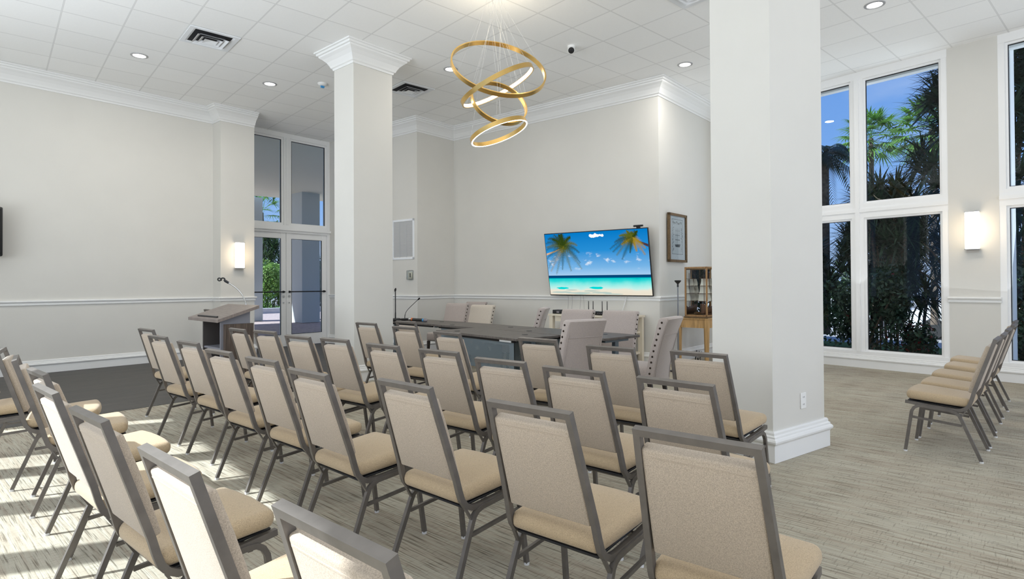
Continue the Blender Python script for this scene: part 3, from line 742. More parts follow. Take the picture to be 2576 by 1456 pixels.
# ------------------------------------------------------------------ loudspeaker on the left wall
spk = thing('loudspeaker', 'black wall loudspeaker cut off by the left edge of the photo', 'speaker', (.13, 10.93, 1.74), radians(8.2))
MB().rbox((-.22, .15, .35), (.44, .30, .70), .02, 2, lambda v: (v.x * (1 - .25 * (v.y / .30 + .5)), v.y, v.z)).build('cabinet', BLACK, spk)
MB().rbox((-.22, -.006, .352), (.40, .012, .64), .004, 1).build('grille', mat('speaker_cloth', (.02, .02, .02), .9, bump=.4, noise_scale=300), spk)
lg = MB(); lg.tube([(-.055 + cos(a) * .016, -.014, .07 + sin(a) * .022) for a in [i * 2 * pi / 20 for i in range(20)]], .0022, 6, True)
for x0, z0, x1, z1 in ((-.064, .060, -.064, .080), (-.046, .060, -.046, .080), (-.064, .080, -.055, .068), (-.046, .080, -.055, .068)): lg.tube([(x0, -.014, z0), (x1, -.014, z1)], .0018, 5)
lg.build('badge', CHROME, spk)
MB().box((-.10, .15, -.012), (.10, .10, .024)).build('foot_plate', BLACK, spk); MB().box((-.22, .36, .35), (.10, .30, .10)).build('bracket', BLACKM, spk)

# ------------------------------------------------------------------ sconces
def sconce(label, loc, rz, w, h):
    t = thing('wall_sconce', label, 'wall lamp', loc, rz, 'lit alabaster sconces')       # local -y faces the room
    MB().rbox((0, -.05, 0), (w, .075, h), .012, 2).build('shade', SCON, t)
    b = MB(); b.box((0, -.05, h / 2 + .004), (w + .012, .085, .008)); b.box((0, -.05, -h / 2 - .004), (w + .012, .085, .008)); b.build('cap', CHROME, t)
    MB().box((0, -.006, -.06), (w * .85, .012, h * .95)).build('back_plate', mat('pale_nickel', (.62, .58, .52), .4, .6), t)
    l = bpy.data.lights.new('lamp', 'POINT'); l.energy = 3.2; l.color = (1, .76, .48); l.shadow_soft_size = .09
    lo = bpy.data.objects.new('lamp', l); COL.objects.link(lo); lo.parent = t; lo.location = (0, -.19, 0)
    return t
sconce('lit wall sconce on the pilaster between the left wall and the door', (3.425, 11.44, 1.87), radians(8.2), .155, .47)
sconce('lit wall sconce on the pier between the tall right windows', (winx(1.73), 1.715, 2.0), radians(-87 + 180 - 180), .155, .50)

# ------------------------------------------------------------------ ceiling fixtures
def downlight(label, x, y):
    t = thing('ceiling_downlight', label, 'ceiling light', (x, y, H), 0, 'recessed ceiling downlights')
    MB().lathe([(.078, -.004), (.085, -.010), (.108, -.006), (.110, 0), (.078, 0)], (0, 0, 0), 32, caps=False).build('trim_ring', mat('satin_trim', (.45, .45, .46), .4, .3), t)
    MB().lathe([(0, -.0035), (.080, -.003)], (0, 0, 0), 28, caps=False).build('lens', LAMP, t)
    l = bpy.data.lights.new('lamp', 'AREA'); l.shape = 'DISK'; l.size = .16; l.energy = 16; l.color = (1, .95, .88)
    lo = bpy.data.objects.new('lamp', l); COL.objects.link(lo); lo.parent = t; lo.location = (0, 0, -.014)
downlight('round recessed downlight near the left wall beside the square vent', 1.55, 9.58)
downlight('round recessed downlight over the lectern side of the left column', 3.34, 9.56)
downlight('round recessed downlight seen through the gold ring chandelier', 5.16, 7.13)
downlight('round recessed downlight over the corner of the screen wall', 7.67, 4.70)
downlight('round recessed downlight between the right column and the tall windows', 7.70, 2.22)
def vent(label, x, y):
    t = thing('ceiling_vent', label, 'vent', (x, y, H), 0, 'square ceiling air vents')
    a = .296
    def ring(r0, z0, r1, z1): return [(s0 * r, s1 * r, z) for r, z in ((r0, z0), (r1, z1)) for s0, s1 in ((-1, -1), (1, -1), (1, 1), (-1, 1))], [(i, (i + 1) % 4, 4 + (i + 1) % 4, 4 + i) for i in range(4)]
    MB().add([(-.25, -.25, -.002), (.25, -.25, -.002), (.25, .25, -.002), (-.25, .25, -.002)], [(0, 1, 2, 3)]).build('duct_opening', DUCT, t)
    f = MB(); f.add(*ring(a, -.002, a, -.012)); f.add(*ring(a, -.012, a - .05, -.012)); f.add(*ring(a - .05, -.012, a - .075, -.004)); f.build('frame', VENTW, t)
    for r in (.175, .115):
        c = MB(); c.add(*ring(r, -.040, r - .035, -.014)); c.add(*ring(r, -.040, r + .012, -.044)); c.build('cone', VENTW, t)
    d = MB(); d.add([(-.08, -.08, -.048), (.08, -.08, -.048), (.08, .08, -.048), (-.08, .08, -.048), (0, 0, -.03)], [(0, 1, 4), (1, 2, 4), (2, 3, 4), (3, 0, 4)]); d.build('centre_plate', VENTW, t)
    return t
v0 = vent('square white ceiling vent near the left wall', 2.139, 8.320)
dup(v0, (5.187, 8.320, H), 0, 'square white ceiling vent to the right of the left column')
dup(v0, (5.796, 3.443, H), 0, 'square white ceiling vent cut by the top edge beside the right column')
dc = thing('dome_camera', 'white security camera with black lens on the ceiling', 'camera', (5.90, 5.36, H))
MB().lathe([(0, 0), (.052, 0), (.052, -.012), (.046, -.03), (.040, -.05), (0, -.05)], (0, 0, 0), 24).build('housing', PLASTW, dc)
cd = Vector((-.66, -.60, -.45)).normalized(); cq = Matrix.Translation((-.012, -.012, -.060)) @ cd.to_track_quat('Z', 'Y').to_matrix().to_4x4()
MB().lathe([(0, -.045), (.03, -.04), (.046, -.02), (.050, .01), (.046, .04), (.040, .05), (0, .05)], (0, 0, 0), 24, cq).build('eyeball', PLASTW, dc)
MB().lathe([(.041, .047), (.041, .052), (.030, .060), (0, .063)], (0, 0, 0), 24, cq).build('lens', BLACK, dc)
MB().lathe([(0, -.02), (.020, -.02), (.020, .02), (0, .02)], (0, 0, 0), 14, Matrix.Translation((.04, .03, -.02))).build('arm', PLASTW, dc)
sdv = thing('smoke_detector', 'white smoke detector with blue tag on the ceiling left of the column', 'smoke detector', (3.97, 8.99, H))
MB().lathe([(0, 0), (.075, 0), (.075, -.012), (.055, -.035), (.03, -.042), (0, -.042)], (0, 0, 0), 24).build('housing', PLASTW, sdv)
MB().box((.0, 0, -.055), (.055, .03, .03)).build('tag', BLUEB, sdv)

# ------------------------------------------------------------------ ring chandelier
ch = thing('ring_chandelier', 'gold four-ring pendant chandelier with lit rings under the ceiling', 'chandelier', (4.15, 4.90, H))
MB().lathe([(0, 0), (.10, 0), (.10, -.02), (.09, -.03), (0, -.03)], (0, 0, 0), 40).build('canopy', GOLD, ch)
rings = [((-.535, -1.10, 1), 3.699, .528, .029, -.027), ((-.446, .263, 1), 3.499, .436, .015, -.015), ((-.512, -1.548, 1), 3.311, .316, .032, -.028), ((-.249, .274, 1), 2.993, .322, .026, -.024)]
for i, (nv, z, R, ox, oy) in enumerate(rings):
    q = Vector(nv).normalized().to_track_quat('Z', 'Y').to_matrix().to_4x4(); M = Matrix.Translation((ox, oy, z - H)) @ q
    n = 72; hh = .024; wd = .016
    b = MB(); vs = []
    for j in range(n):
        a = 2 * pi * j / n
        for r, zz in ((R - wd / 2, -hh), (R + wd / 2, -hh), (R + wd / 2, hh), (R - wd / 2, hh)): vs.append((r * cos(a), r * sin(a), zz))
    fs = [(j * 4 + k, j * 4 + (k + 1) % 4, ((j + 1) % n) * 4 + (k + 1) % 4, ((j + 1) % n) * 4 + k) for j in range(n) for k in range(4)]
    ro = b.add(vs, fs, True, M).build('ring', GOLD, ch)
    b = MB(); vs = []
    for j in range(n):
        a = 2 * pi * j / n
        sec = ((R - wd * .42, -hh - .0015), (R + wd * .42, -hh - .0015), (R + wd * .42, -hh + .001), (R - wd * .42, -hh + .001))
        if i == 1: sec = ((R - wd / 2 - .0015, -hh * .75), (R - wd / 2 + .001, -hh * .75), (R - wd / 2 + .001, hh * .75), (R - wd / 2 - .0015, hh * .75))
        if i in (0, 2): sec = ((R - wd * .3, -hh - .0004), (R + wd * .3, -hh - .0004), (R + wd * .3, -hh + .001), (R - wd * .3, -hh + .001))
        for r, zz in sec: vs.append((r * cos(a), r * sin(a), zz))
    b.add(vs, fs, True, M).build('led_strip', LED, ro)
    wb = MB()
    for j in range(4):
        a = 2 * pi * (j + .3 * i) / 4 + .4
        p = M @ Vector((R * cos(a), R * sin(a), hh)); c = Vector((.085 * cos(a + .8 * i), .085 * sin(a + .8 * i), -.03)); wb.tube([c, p], .0008, 4)
    wb.build('suspension_wire', mat('steel_wire', (.55, .55, .55), .5), ch)
l = bpy.data.lights.new('lamp', 'POINT'); l.energy = 10; l.color = (1, .86, .62); l.shadow_soft_size = .3
lo = bpy.data.objects.new('lamp', l); COL.objects.link(lo); lo.parent = ch; lo.location = (0, 0, -.50); lo.visible_glossy = False

# ------------------------------------------------------------------ screen
def screen_mat():
    m = bpy.data.materials.new('beach_picture'); m.use_nodes = True; t = m.node_tree; t.nodes.clear()
    o = N(t, 'ShaderNodeOutputMaterial'); em = N(t, 'ShaderNodeEmission'); t.links.new(em.outputs[0], o.inputs[0]); em.inputs[1].default_value = 0.84
    c = N(t, 'ShaderNodeTexCoord'); s = N(t, 'ShaderNodeSeparateXYZ'); t.links.new(c.outputs['Object'], s.inputs[0])   # object x 0..w, z 0..h
    v = math_node(t, 'DIVIDE', s.outputs['Z'], 1.103)
    n0 = N(t, 'ShaderNodeTexNoise'); n0.inputs['Scale'].default_value = 5; n0.inputs['Detail'].default_value = 4; t.links.new(c.outputs['Object'], n0.inputs['Vector'])
    low = math_node(t, 'LESS_THAN', v, .27)
    v2 = math_node(t, 'ADD', v, math_node(t, 'MULTIPLY', math_node(t, 'MULTIPLY', math_node(t, 'SUBTRACT', n0.outputs['Fac'], .5), .07), low))
    r = N(t, 'ShaderNodeValToRGB'); R = r.color_ramp; t.links.new(v2, r.inputs[0])
    R.elements[0].position = 0; R.elements[0].color = (.80, .72, .58, 1); R.elements[1].position = 1; R.elements[1].color = (.0, .19, .56, 1)
    for p, col in ((.09, (.82, .77, .64)), (.12, (.52, .86, .80)), (.19, (.22, .80, .75)), (.235, (.03, .68, .66)), (.275, (.0, .58, .60)), (.285, (.0, .08, .22)), (.322, (.0, .04, .15)), (.327, (.36, .60, .86)), (.45, (.18, .45, .78)), (.70, (.02, .27, .66))):
        e = R.elements.new(p); e.color = (*col, 1)
    mpn = N(t, 'ShaderNodeMapping'); mpn.inputs['Scale'].default_value = (1, 1, 2.1); mpn.inputs['Location'].default_value = (3.3, 0, 1.7); t.links.new(c.outputs['Object'], mpn.inputs[0])
    n = N(t, 'ShaderNodeTexNoise'); n.inputs['Scale'].default_value = 4.2; n.inputs['Detail'].default_value = 7; n.inputs['Roughness'].default_value = .58; t.links.new(mpn.outputs[0], n.inputs['Vector'])
    k = N(t, 'ShaderNodeValToRGB'); k.color_ramp.elements[0].position = .56; k.color_ramp.elements[1].position = .68; t.links.new(n.outputs['Fac'], k.inputs[0])
    band = math_node(t, 'MAXIMUM', math_node(t, 'SUBTRACT', 1.0, math_node(t, 'MULTIPLY', math_node(t, 'ABSOLUTE', math_node(t, 'SUBTRACT', v, .55)), 6.5)), 0.0)
    cf = math_node(t, 'MULTIPLY', math_node(t, 'MULTIPLY', k.outputs[0], math_node(t, 'MINIMUM', math_node(t, 'MULTIPLY', band, 2.0), 1.0)), .9)
    mx_ = N(t, 'ShaderNodeMixRGB'); mx_.inputs[2].default_value = (.92, .94, .96, 1); t.links.new(cf, mx_.inputs[0]); t.links.new(r.outputs[0], mx_.inputs[1])
    t.links.new(mx_.outputs[0], em.inputs[0])
    return m
def emi(name, c, st=1.0):
    m = bpy.data.materials.new(name); m.use_nodes = True; t = m.node_tree; t.nodes.clear()
    o = N(t, 'ShaderNodeOutputMaterial'); em = N(t, 'ShaderNodeEmission'); em.inputs[0].default_value = (*c, 1); em.inputs[1].default_value = st; t.links.new(em.outputs[0], o.inputs[0]); return m
tvr, tvu, tvn = Vector((.1953, -.9807, -.0031)), Vector((-.1813, -.0392, .9827)), Vector((-.9639, -.1913, -.1854))
tvy = tvu.cross(tvr)                                         # away from the viewer
tv = thing('television', 'large wall television showing a tropical beach, tilted forward', 'television', (0, 0, 0))
TW, TH = 1.954, 1.105
tv.matrix_world = Matrix(((tvr.x, -tvn.x, tvu.x, 7.6619), (tvr.y, -tvn.y, tvu.y, 6.3704), (tvr.z, -tvn.z, tvu.z, 1.1021), (0, 0, 0, 1)))
MB().rbox((0, .02, TH / 2), (TW, .03, TH), .004, 1).build('bezel', BLACK, tv)
sc_ = MB().add([(.012, 0, .018), (TW - .012, 0, .018), (TW - .012, 0, TH - .012), (.012, 0, TH - .012)], [(0, 1, 2, 3)]).build('screen', screen_mat(), tv, (-TW / 2, .0035, 0))
G1, G2, G3, TRK = emi('frond_dark', (.022, .045, .006)), emi('frond_olive', (.10, .115, .012)), emi('frond_amber', (.30, .20, .02)), emi('palm_trunk_lit', (.55, .36, .24))
TRKD = emi('palm_trunk_shade', (.06, .035, .05)); WHT = emi('cloud_white', (.86, .88, .92)); SHD = emi('sand_shade', (.40, .50, .46)); TEA = emi('reef', (.0, .58, .56))
rs = random.Random(3)
def frond(b, x, z, ang, ln, droop, wid, zmax=TH - .013, xmin=.013, xmax=TW - .013):
    pts = []
    for i in range(9):
        s = i / 8; a = radians(ang); pts.append(Vector((x + cos(a) * ln * s, 0, z + sin(a) * ln * s - droop * s * s * ln)))
    for i in range(1, 9):
        t = (pts[i] - pts[i - 1]).normalized()
        for q in range(4):
            p = pts[i - 1].lerp(pts[i], q / 4); s = (i - 1 + q / 4) / 8
            w = wid * (1.0 - .75 * s) * (.75 + .5 * rs.random())
            for sg in (-1, 1):
                nn = Vector((-t.z, 0, t.x)) * sg; e = p + (nn * .85 + t * .45 + Vector((0, 0, -.40))).normalized() * w
                vs = [p, p + t * .0085, e]
                if all(v.z < zmax and xmin < v.x < xmax for v in vs): b.add([(v.x, 0, v.z) for v in vs], [(0, 1, 2)])
cx0, cz0 = .38, .88
fg, fo, fa = MB(), MB(), MB()
for a, ln, dr, bb in ((10, .22, .6, fg), (-40, .30, .35, fo), (-75, .30, .1, fo), (-115, .34, .15, fo), (-140, .40, .2, fo), (175, .36, .3, fg), (150, .34, .4, fg), (120, .30, .3, fg), (95, .22, .2, fg), (60, .22, .4, fg), (35, .24, .6, fo), (-128, .36, .1, fa), (140, .2, .2, fg), (105, .2, .2, fg), (165, .26, .3, fo), (130, .34, .5, fg), (-160, .3, .2, fg), (-25, .24, .5, fg), (-100, .28, .1, fg)): frond(bb, cx0, cz0, a, ln * 1.4, dr, .11)
cx1, cz1 = 1.68, .97
for a, ln, dr, bb in ((200, .36, .25, fg), (215, .34, .2, fo), (235, .34, .15, fg), (185, .38, .35, fg), (170, .30, .4, fg), (150, .24, .4, fo), (255, .22, .1, fg), (285, .2, .1, fa), (310, .28, .2, fa), (330, .22, .3, fa), (120, .16, .2, fo), (60, .16, .3, fg), (205, .2, .1, fa)): frond(bb, cx1, cz1, a, ln * 1.1, dr, .10)
for nm, bb, m in (('palm_fronds', fg, G1), ('palm_fronds', fo, G2), ('palm_fronds', fa, G3)): bb.build(nm, m, sc_, (0, -.0009, 0))
MB().add([(.014, 0, .72), (.014, 0, .755), (.20, 0, .80), (cx0 + .01, 0, cz0 - .01), (cx0, 0, cz0 - .03), (.20, 0, .775)], [(0, 1, 2, 5), (5, 2, 3, 4)]).build('palm_trunk', TRK, sc_, (0, -.0006, 0))
MB().add([(TW - .014, 0, .80), (TW - .014, 0, .845), (1.80, 0, .90), (cx1 + .01, 0, cz1 + .01), (cx1, 0, cz1 - .02), (1.79, 0, .87)], [(0, 1, 2, 5), (5, 2, 3, 4)]).build('palm_trunk', TRKD, sc_, (0, -.0006, 0))
def blob(b, x, z, w, h, n=14, seed=1):
    r_ = random.Random(seed); b.add([(x, 0, z)] + [(x + cos(2 * pi * i / n) * w * (.75 + .4 * r_.random()), 0, z + sin(2 * pi * i / n) * h * (.7 + .5 * r_.random())) for i in range(n)], [(0, i + 1, (i + 1) % n + 1) for i in range(n)])
cb = MB(); rc = random.Random(8)
for k in range(26):
    cxx = .92 + .24 * rc.random(); blob(cb, cxx, 1.045 - .035 * rc.random() - .05 * abs(cxx - 1.02), .022 + .018 * rc.random(), .014 + .010 * rc.random(), 12, 20 + k)
cb.build('cloud', WHT, sc_, (0, -.0005, 0))
sb = MB()
for x, z, w, h, s in ((.25, .06, .22, .018, 1), (.62, .045, .26, .022, 2), (1.05, .055, .2, .016, 3), (.85, .085, .16, .012, 6), (1.25, .035, .2, .01, 7), (.45, .1, .14, .01, 8)): blob(sb, x, z, w, h, 16, s)
sb.build('palm_shade', SHD, sc_, (0, -.0005, 0))
sb = MB(); blob(sb, .28, .135, .13, .02, 14, 9); blob(sb, .95, .14, .13, .022, 14, 10); sb.build('reef_patch', TEA, sc_, (0, -.0006, 0))
MB().box((0, .13, TH * .45), (.5, .2, .35)).build('wall_bracket', BLACKM, tv)
wc = thing('webcam', 'black webcam bar sitting on top of the television', 'webcam', (0, 0, 0)); wc.matrix_world = tv.matrix_world @ Matrix.Translation((.815, .015, TH))
MB().rbox((0, 0, .035), (.165, .035, .03), .01, 2).build('body', BLACK, wc); MB().box((.0, .0, .01), (.06, .03, .024)).build('clip', BLACK, wc)

# cables hanging from the television
def cable(label, pts, r, m, grp='cables below the television', tip=None):
    t = thing('hanging_cable', label, 'cable', pts[0], 0, grp); o = Vector(pts[0])
    MB().tube([Vector(p) - o for p in pts], r, 6).build('cord', m, t)
    if tip: e = Vector(pts[-1]) - o; MB().tube([e, e + Vector((0, 0, -.045))], .0055, 8).build('plug', BLACK, t)
tvp = lambda x, d, z: tv.matrix_world @ Vector((x, d, z))
for i, (x, dx) in enumerate(((-.62, -.025), (-.54, -.025), (-.37, -.035), (-.32, .005))):
    a = tvp(x, .03, .02); cable('thin white cable with black plug below the television, %s from the left' % ORD[i], [a, a + Vector((.02, -dx * .5, -.12)), a + Vector((.02, -dx, -.29))], .0022, GREYC, tip=True)
a = tvp(.50, .03, .02); cable('white cable looping down from the right of the television', [a, a + Vector((0, .03, -.12)), a + Vector((0, .09, -.28)), a + Vector((0, .11, -.36))], .0075, WHITEC)
a = tvp(.68, .03, .02); cable('grey cable looping down from the right of the television', [a] + bez(a, a + Vector((0, .04, -.2)), a + Vector((0, .16, -.22)), a + Vector((0, .20, -.34)), 10) + bez(a + Vector((0, .20, -.34)), a + Vector((0, .24, -.20)), a + Vector((0, .30, -.20)), a + Vector((0, .31, -.34)), 10), .006, GREYC)

# ------------------------------------------------------------------ console with radio gear under the screen
con = thing('console_table', 'cream wooden console with shelves under the television', 'console table', (7.48, 6.30, 0), radians(9.3))
for x in (-.2, .2):
    for y in (-.73, .73): MB().box((x, y, .385), (.07, .07, .77)).build('leg', CREAMW, con)
MB().box((0, 0, .785), (.50, 1.56, .03)).build('top', CREAMW, con)
for z in (.20, .53): MB().box((0, 0, z), (.42, 1.46, .03)).build('shelf', CREAMW, con)
b = MB()
for x in (-.2, .2): b.box((x, 0, .725), (.03, 1.3, .09))
b.build('apron', CREAMW, con)
def gear(label, loc, w, ant):
    t = thing('wireless_receiver', label, 'receiver', loc, radians(9.3), 'receivers on the console')
    MB().rbox((0, 0, .03), (.20, w, .055), .004, 1).build('case', BLACK, t)
    for y in ant: MB().tube([(.0, y, .05), (.0, y * 1.02, .225)], [.0075, .006], 8).build('antenna', BLACK, t)
    b = MB()
    for k in range(5): b.box((-.1015, -w * .3 + k * w * .15, .032), (.004, .012, .012))
    b.build('knob', GREYC, t)
gear('black wireless receiver with two antennas, left one on the console', (7.36, 6.29, .80), .22, (-.045, .04))
gear('black wireless receiver with two antennas, right one on the console', (7.40, 6.03, .80), .22, (-.045, .045))
bx_ = thing('media_box', 'small black media box at the left end of the console', 'media box', (7.28, 6.93, .80), radians(9.3))
MB().rbox((0, 0, .035), (.16, .17, .065), .006, 1).build('case', BLACK, bx_); MB().box((-.082, -.03, .03), (.004, .05, .03)).build('display', GREYC, bx_)

# ------------------------------------------------------------------ microphone stand
ms = thing('microphone_stand', 'grey microphone stand with round black base near the picture wall', 'microphone stand', (7.62, 4.82, 0))
MB().lathe([(0, 0), (.125, 0), (.125, .012), (.03, .028), (.016, .04), (0, .04)], (0, 0, 0), 32).build('base', BLACKM, ms)
MB().tube([(0, 0, .03), (0, 0, .78)], .0125, 12).build('pole', mat('grey_pole', (.30, .31, .33), .35, .8), ms); MB().tube([(0, 0, .72), (0, 0, 1.27)], .009, 12).build('inner_pole', MATS['grey_pole'], ms)
b = MB(); b.tube([(0, 0, 1.255), (0, 0, 1.30)], [.014, .012], 10); b.lathe([(.012, 0), (.045, .035), (.05, .048), (.042, .055), (0, .055)], (0, 0, 1.30), 18); b.build('clip', BLACK, ms)

# ------------------------------------------------------------------ ship model on its table
st_M = radians(7)
tb = thing('side_table', 'honey oak side table against the picture wall', 'side table', (8.05, 4.575, 0), st_M)
LX, LY = 1.05, .50                                           # local: near corner at origin, x along the wall, y toward it
MB().rbox((LX / 2, LY / 2, .765), (LX, LY, .025), .005, 1, None, None, 0, False).build('top', OAK, tb)
b = MB(); b.box((.03, LY / 2, .69), (.02, LY - .05, .13)); b.box((LX - .03, LY / 2, .69), (.02, LY - .05, .13)); b.box((LX / 2, .03, .69), (LX - .05, .02, .13)); b.box((LX / 2, LY - .03, .69), (LX - .05, .02, .13)); b.build('apron', OAK, tb)
for x in (.03, LX - .03):
    for y in (.03, LY - .03):
        q0, q1 = .028, .016; b = MB()
        b.add([(x - q0, y - q0, .752), (x + q0, y - q0, .752), (x + q0, y + q0, .752), (x - q0, y + q0, .752), (x - q1, y - q1, 0), (x + q1, y - q1, 0), (x + q1, y + q1, 0), (x - q1, y + q1, 0)], [(0, 1, 2, 3), (7, 6, 5, 4), (0, 4, 5, 1), (1, 5, 6, 2), (2, 6, 7, 3), (3, 7, 4, 0)]); b.build('leg', OAK, tb)
cs = thing('display_case', 'glass display case with wooden edges on the oak side table', 'display case', (8.055, 4.60, .7785), st_M)
CX_, CY_, CZ_ = .95, .335, .77; e_ = .022
b = MB(); b.box((CX_ / 2, CY_ / 2, .012), (CX_ + .04, CY_ + .04, .024)); b.build('base', PICF, cs)
b = MB()
for x in (0, CX_):
    for y in (0, CY_): b.box((x, y, CZ_ / 2), (e_, e_, CZ_))
for z in (.035, CZ_):
    for y in (0, CY_): b.box((CX_ / 2, y, z), (CX_ + e_, e_, e_))
    for x in (0, CX_): b.box((x, CY_ / 2, z), (e_, CY_, e_))
b.build('frame', mat('case_oak', (.30, .17, .07), .42, noise_amt=.25, noise_scale=6, stretch=(8, 8, .8)), cs)
for q in ([(0, 0, .03), (CX_, 0, .03), (CX_, 0, CZ_), (0, 0, CZ_)], [(0, 0, .03), (0, CY_, .03), (0, CY_, CZ_), (0, 0, CZ_)], [(0, CY_, .03), (CX_, CY_, .03), (CX_, CY_, CZ_), (0, CY_, CZ_)], [(0, 0, CZ_), (CX_, 0, CZ_), (CX_, CY_, CZ_), (0, CY_, CZ_)]):
    MB().add(q, [(0, 1, 2, 3)]).build('pane', GLASS, cs)
sh = thing('ship_model', 'model sailing ship with cream sails inside the glass case', 'model ship', (8.51, 4.825, .804), radians(7))
hb = MB(); n = 12; secs = []
for i in range(n + 1):
    s = i / n; x = -.30 + .60 * s; w = .055 * (1 - abs(2 * s - 1) ** 2.6) ** .6 + .004; sheer = .11 + .05 * (2 * s - 1) ** 2 + (.03 if s < .2 else 0)
    secs.append([(x, -w, sheer), (x, -w * .95, sheer * .6), (x, -w * .5, .035), (x, 0, .02 + .02 * abs(2 * s - 1) ** 3), (x, w * .5, .035), (x, w * .95, sheer * .6), (x, w, sheer)])
hb.add([p for s_ in secs for p in s_], [(i * 7 + j, i * 7 + j + 1, (i + 1) * 7 + j + 1, (i + 1) * 7 + j) for i in range(n) for j in range(6)] + [(i * 7, (i + 1) * 7, (i + 1) * 7 + 6, i * 7 + 6) for i in range(n)], True)
hb.build('hull', HULL, sh)
b = MB()
for x in (-.18, .02, .18): b.tube([(x, 0, .1), (x, 0, .68 - abs(x) * .5)], .005, 6)
b.tube([(.28, 0, .15), (.44, 0, .25)], .004, 6)
for x in (-.18, .02, .18):
    for k in range(4): b.tube([(x, -.115 + k * .02, .22 + k * .12), (x, .115 - k * .02, .22 + k * .12)], .0025, 5)
b.build('mast', HULL, sh)
for x in (-.18, .02, .18):
    for k in range(3):
        w0, w1 = .105 - k * .018, .088 - k * .018; z0, z1 = .225 + k * .12, .335 + k * .12; v_ = []
        for i in range(5):
            for j in range(5):
                y = (w0 + (w1 - w0) * i / 4) * (j / 2 - 1); v_.append((x + .012 + .035 * sin(pi * i / 4) * (1 - (j / 2 - 1) ** 2 * .6), y, z0 + (z1 - z0) * i / 4))
        MB().add(v_, [(i * 5 + j, i * 5 + j + 1, (i + 1) * 5 + j + 1, (i + 1) * 5 + j) for i in range(4) for j in range(4)], True).build('sail', SAIL, sh)
MB().add([(.42, 0, .24), (.2, 0, .5), (.22, 0, .2)], [(0, 1, 2)]).build('jib_sail', SAIL, sh)
MB().box((0, 0, .012), (.3, .04, .03)).build('stand', HULL, sh)

# framed print
CD = Vector((.9925, .1219, 0)); CNn = Vector((.1219, -.9925, 0))
pf = thing('framed_print', 'framed black-and-white print of a sailing ship on the far right wall', 'picture', (8.50, 5.395, 1.66), math.atan2(.1219, .9925))
FWd, FH = .66, .80
b = MB()
for x in (-FWd / 2 + .02, FWd / 2 - .02): b.box((x, -.02, FH / 2), (.04, .04, FH))
for z in (.02, FH - .02): b.box((0, -.02, z), (FWd, .04, .04))
b.build('frame', PICF, pf); MB().box((0, -.008, FH / 2), (FWd - .06, .012, FH - .06)).build('mat_board', MATB, pf); pr_ = MB().box((0, -.0155, FH / 2 + .02), (.40, .003, .58)).build('print', PAPER, pf)
ik = MB(); r_ = random.Random(5); zc = FH / 2 + .02
for x0, x1, z0, z1 in ((-.2, .2, .285, .29), (-.2, .2, -.29, -.285), (-.2, -.197, -.29, .29), (.197, .2, -.29, .29)): ik.box(((x0 + x1) / 2, -.018, zc + (z0 + z1) / 2), (x1 - x0, .001, z1 - z0))
for k in range(26): ik.box((-.16 + k * .0125, -.018, zc + .215 + .03 * r_.random()), (.003 + .007 * r_.random(), .001, .006 + .03 * r_.random()))
for s in (-1, 1):
    for k in range(24): ik.box((s * (.135 + .045 * r_.random()), -.018, zc + .15 - k * .0165), (.006 + .02 * r_.random(), .001, .003 + .010 * r_.random()))
ik.add([(-.10, -.0182, zc - .13), (.11, -.0182, zc - .12), (.08, -.0182, zc - .17), (-.07, -.0182, zc - .17)], [(0, 1, 2, 3)])
for x in (-.05, .005, .06):
    ik.box((x, -.018, zc), (.003, .001, .28))
    for k in range(3): ik.box((x, -.018, zc + .1 - k * .075), (.045, .001, .004 + .003 * k))
ik.build('drawing', INK, pr_)
MB().add([(-FWd / 2 + .04, -.026, .04), (FWd / 2 - .04, -.026, .04), (FWd / 2 - .04, -.026, FH - .04), (-FWd / 2 + .04, -.026, FH - .04)], [(0, 1, 2, 3)]).build('pane', GLASS, pf)

# wires on the floor under the side table
pw = thing('power_strip', 'power strip with tangled black cords under the oak side table', 'power strip', (8.55, 5.05, 0), radians(7))
MB().rbox((0, 0, .02), (.30, .06, .04), .008, 1).build('case', PLASTW, pw)
b = MB()
for k in range(3): b.tube(bez((-.1 + k * .1, 0, .04), (-.2 + k * .1, -.05, .28), (.1 + .1 * k, .02, .3 - .05 * k), (.12 + k * .05, .1, .01), 14), .005, 6)
b.build('cord', BLACK, pw)

# return-air grille and thermostat on the short wall
Ad = Vector((.1634, -.9866, 0)); An = Vector((-.9866, -.1634, 0))   # along toward the corner / into the room
gr = thing('return_air_grille', 'grey louvred return air grille on the wall beside the left column', 'grille', (6.15, 10.13, 1.815), math.atan2(Ad.y, Ad.x))
GW, GH = .66, .80
b = MB()
for x in (-GW / 2 + .02, GW / 2 - .02): b.box((x, -.008, GH / 2), (.04, .016, GH))
for z in (.02, GH - .02): b.box((0, -.008, z), (GW, .016, .04))
b.build('frame', VENTW, gr)
MB().box((0, .0, GH / 2), (GW - .06, .004, GH - .06)).build('duct_opening', DUCT, gr)
b = MB()
for k in range(30):
    z = .05 + k * (GH - .1) / 29; b.add([(-GW / 2 + .04, -.002, z), (GW / 2 - .04, -.002, z), (GW / 2 - .04, -.014, z + .021), (-GW / 2 + .04, -.014, z + .021)], [(0, 1, 2, 3)])
for x in (-.10, .10): b.box((x, -.012, GH / 2), (.006, .006, GH - .08))
b.build('louvre', GRILLE, gr)
th_ = thing('thermostat', 'beige thermostat in a clear guard below the return air grille', 'thermostat', (6.185, 9.905, 1.42), math.atan2(Ad.y, Ad.x))
MB().rbox((0, -.02, .07), (.10, .035, .13), .006, 1).build('body', BEIGEP, th_); MB().box((.02, -.039, .075), (.03, .004, .08)).build('display', mat('dark_display', (.09, .09, .08), .3), th_)
b = MB(); b.rbox((0, -.03, .08), (.15, .06, .19), .01, 1); b.build('guard', GLASS, th_)

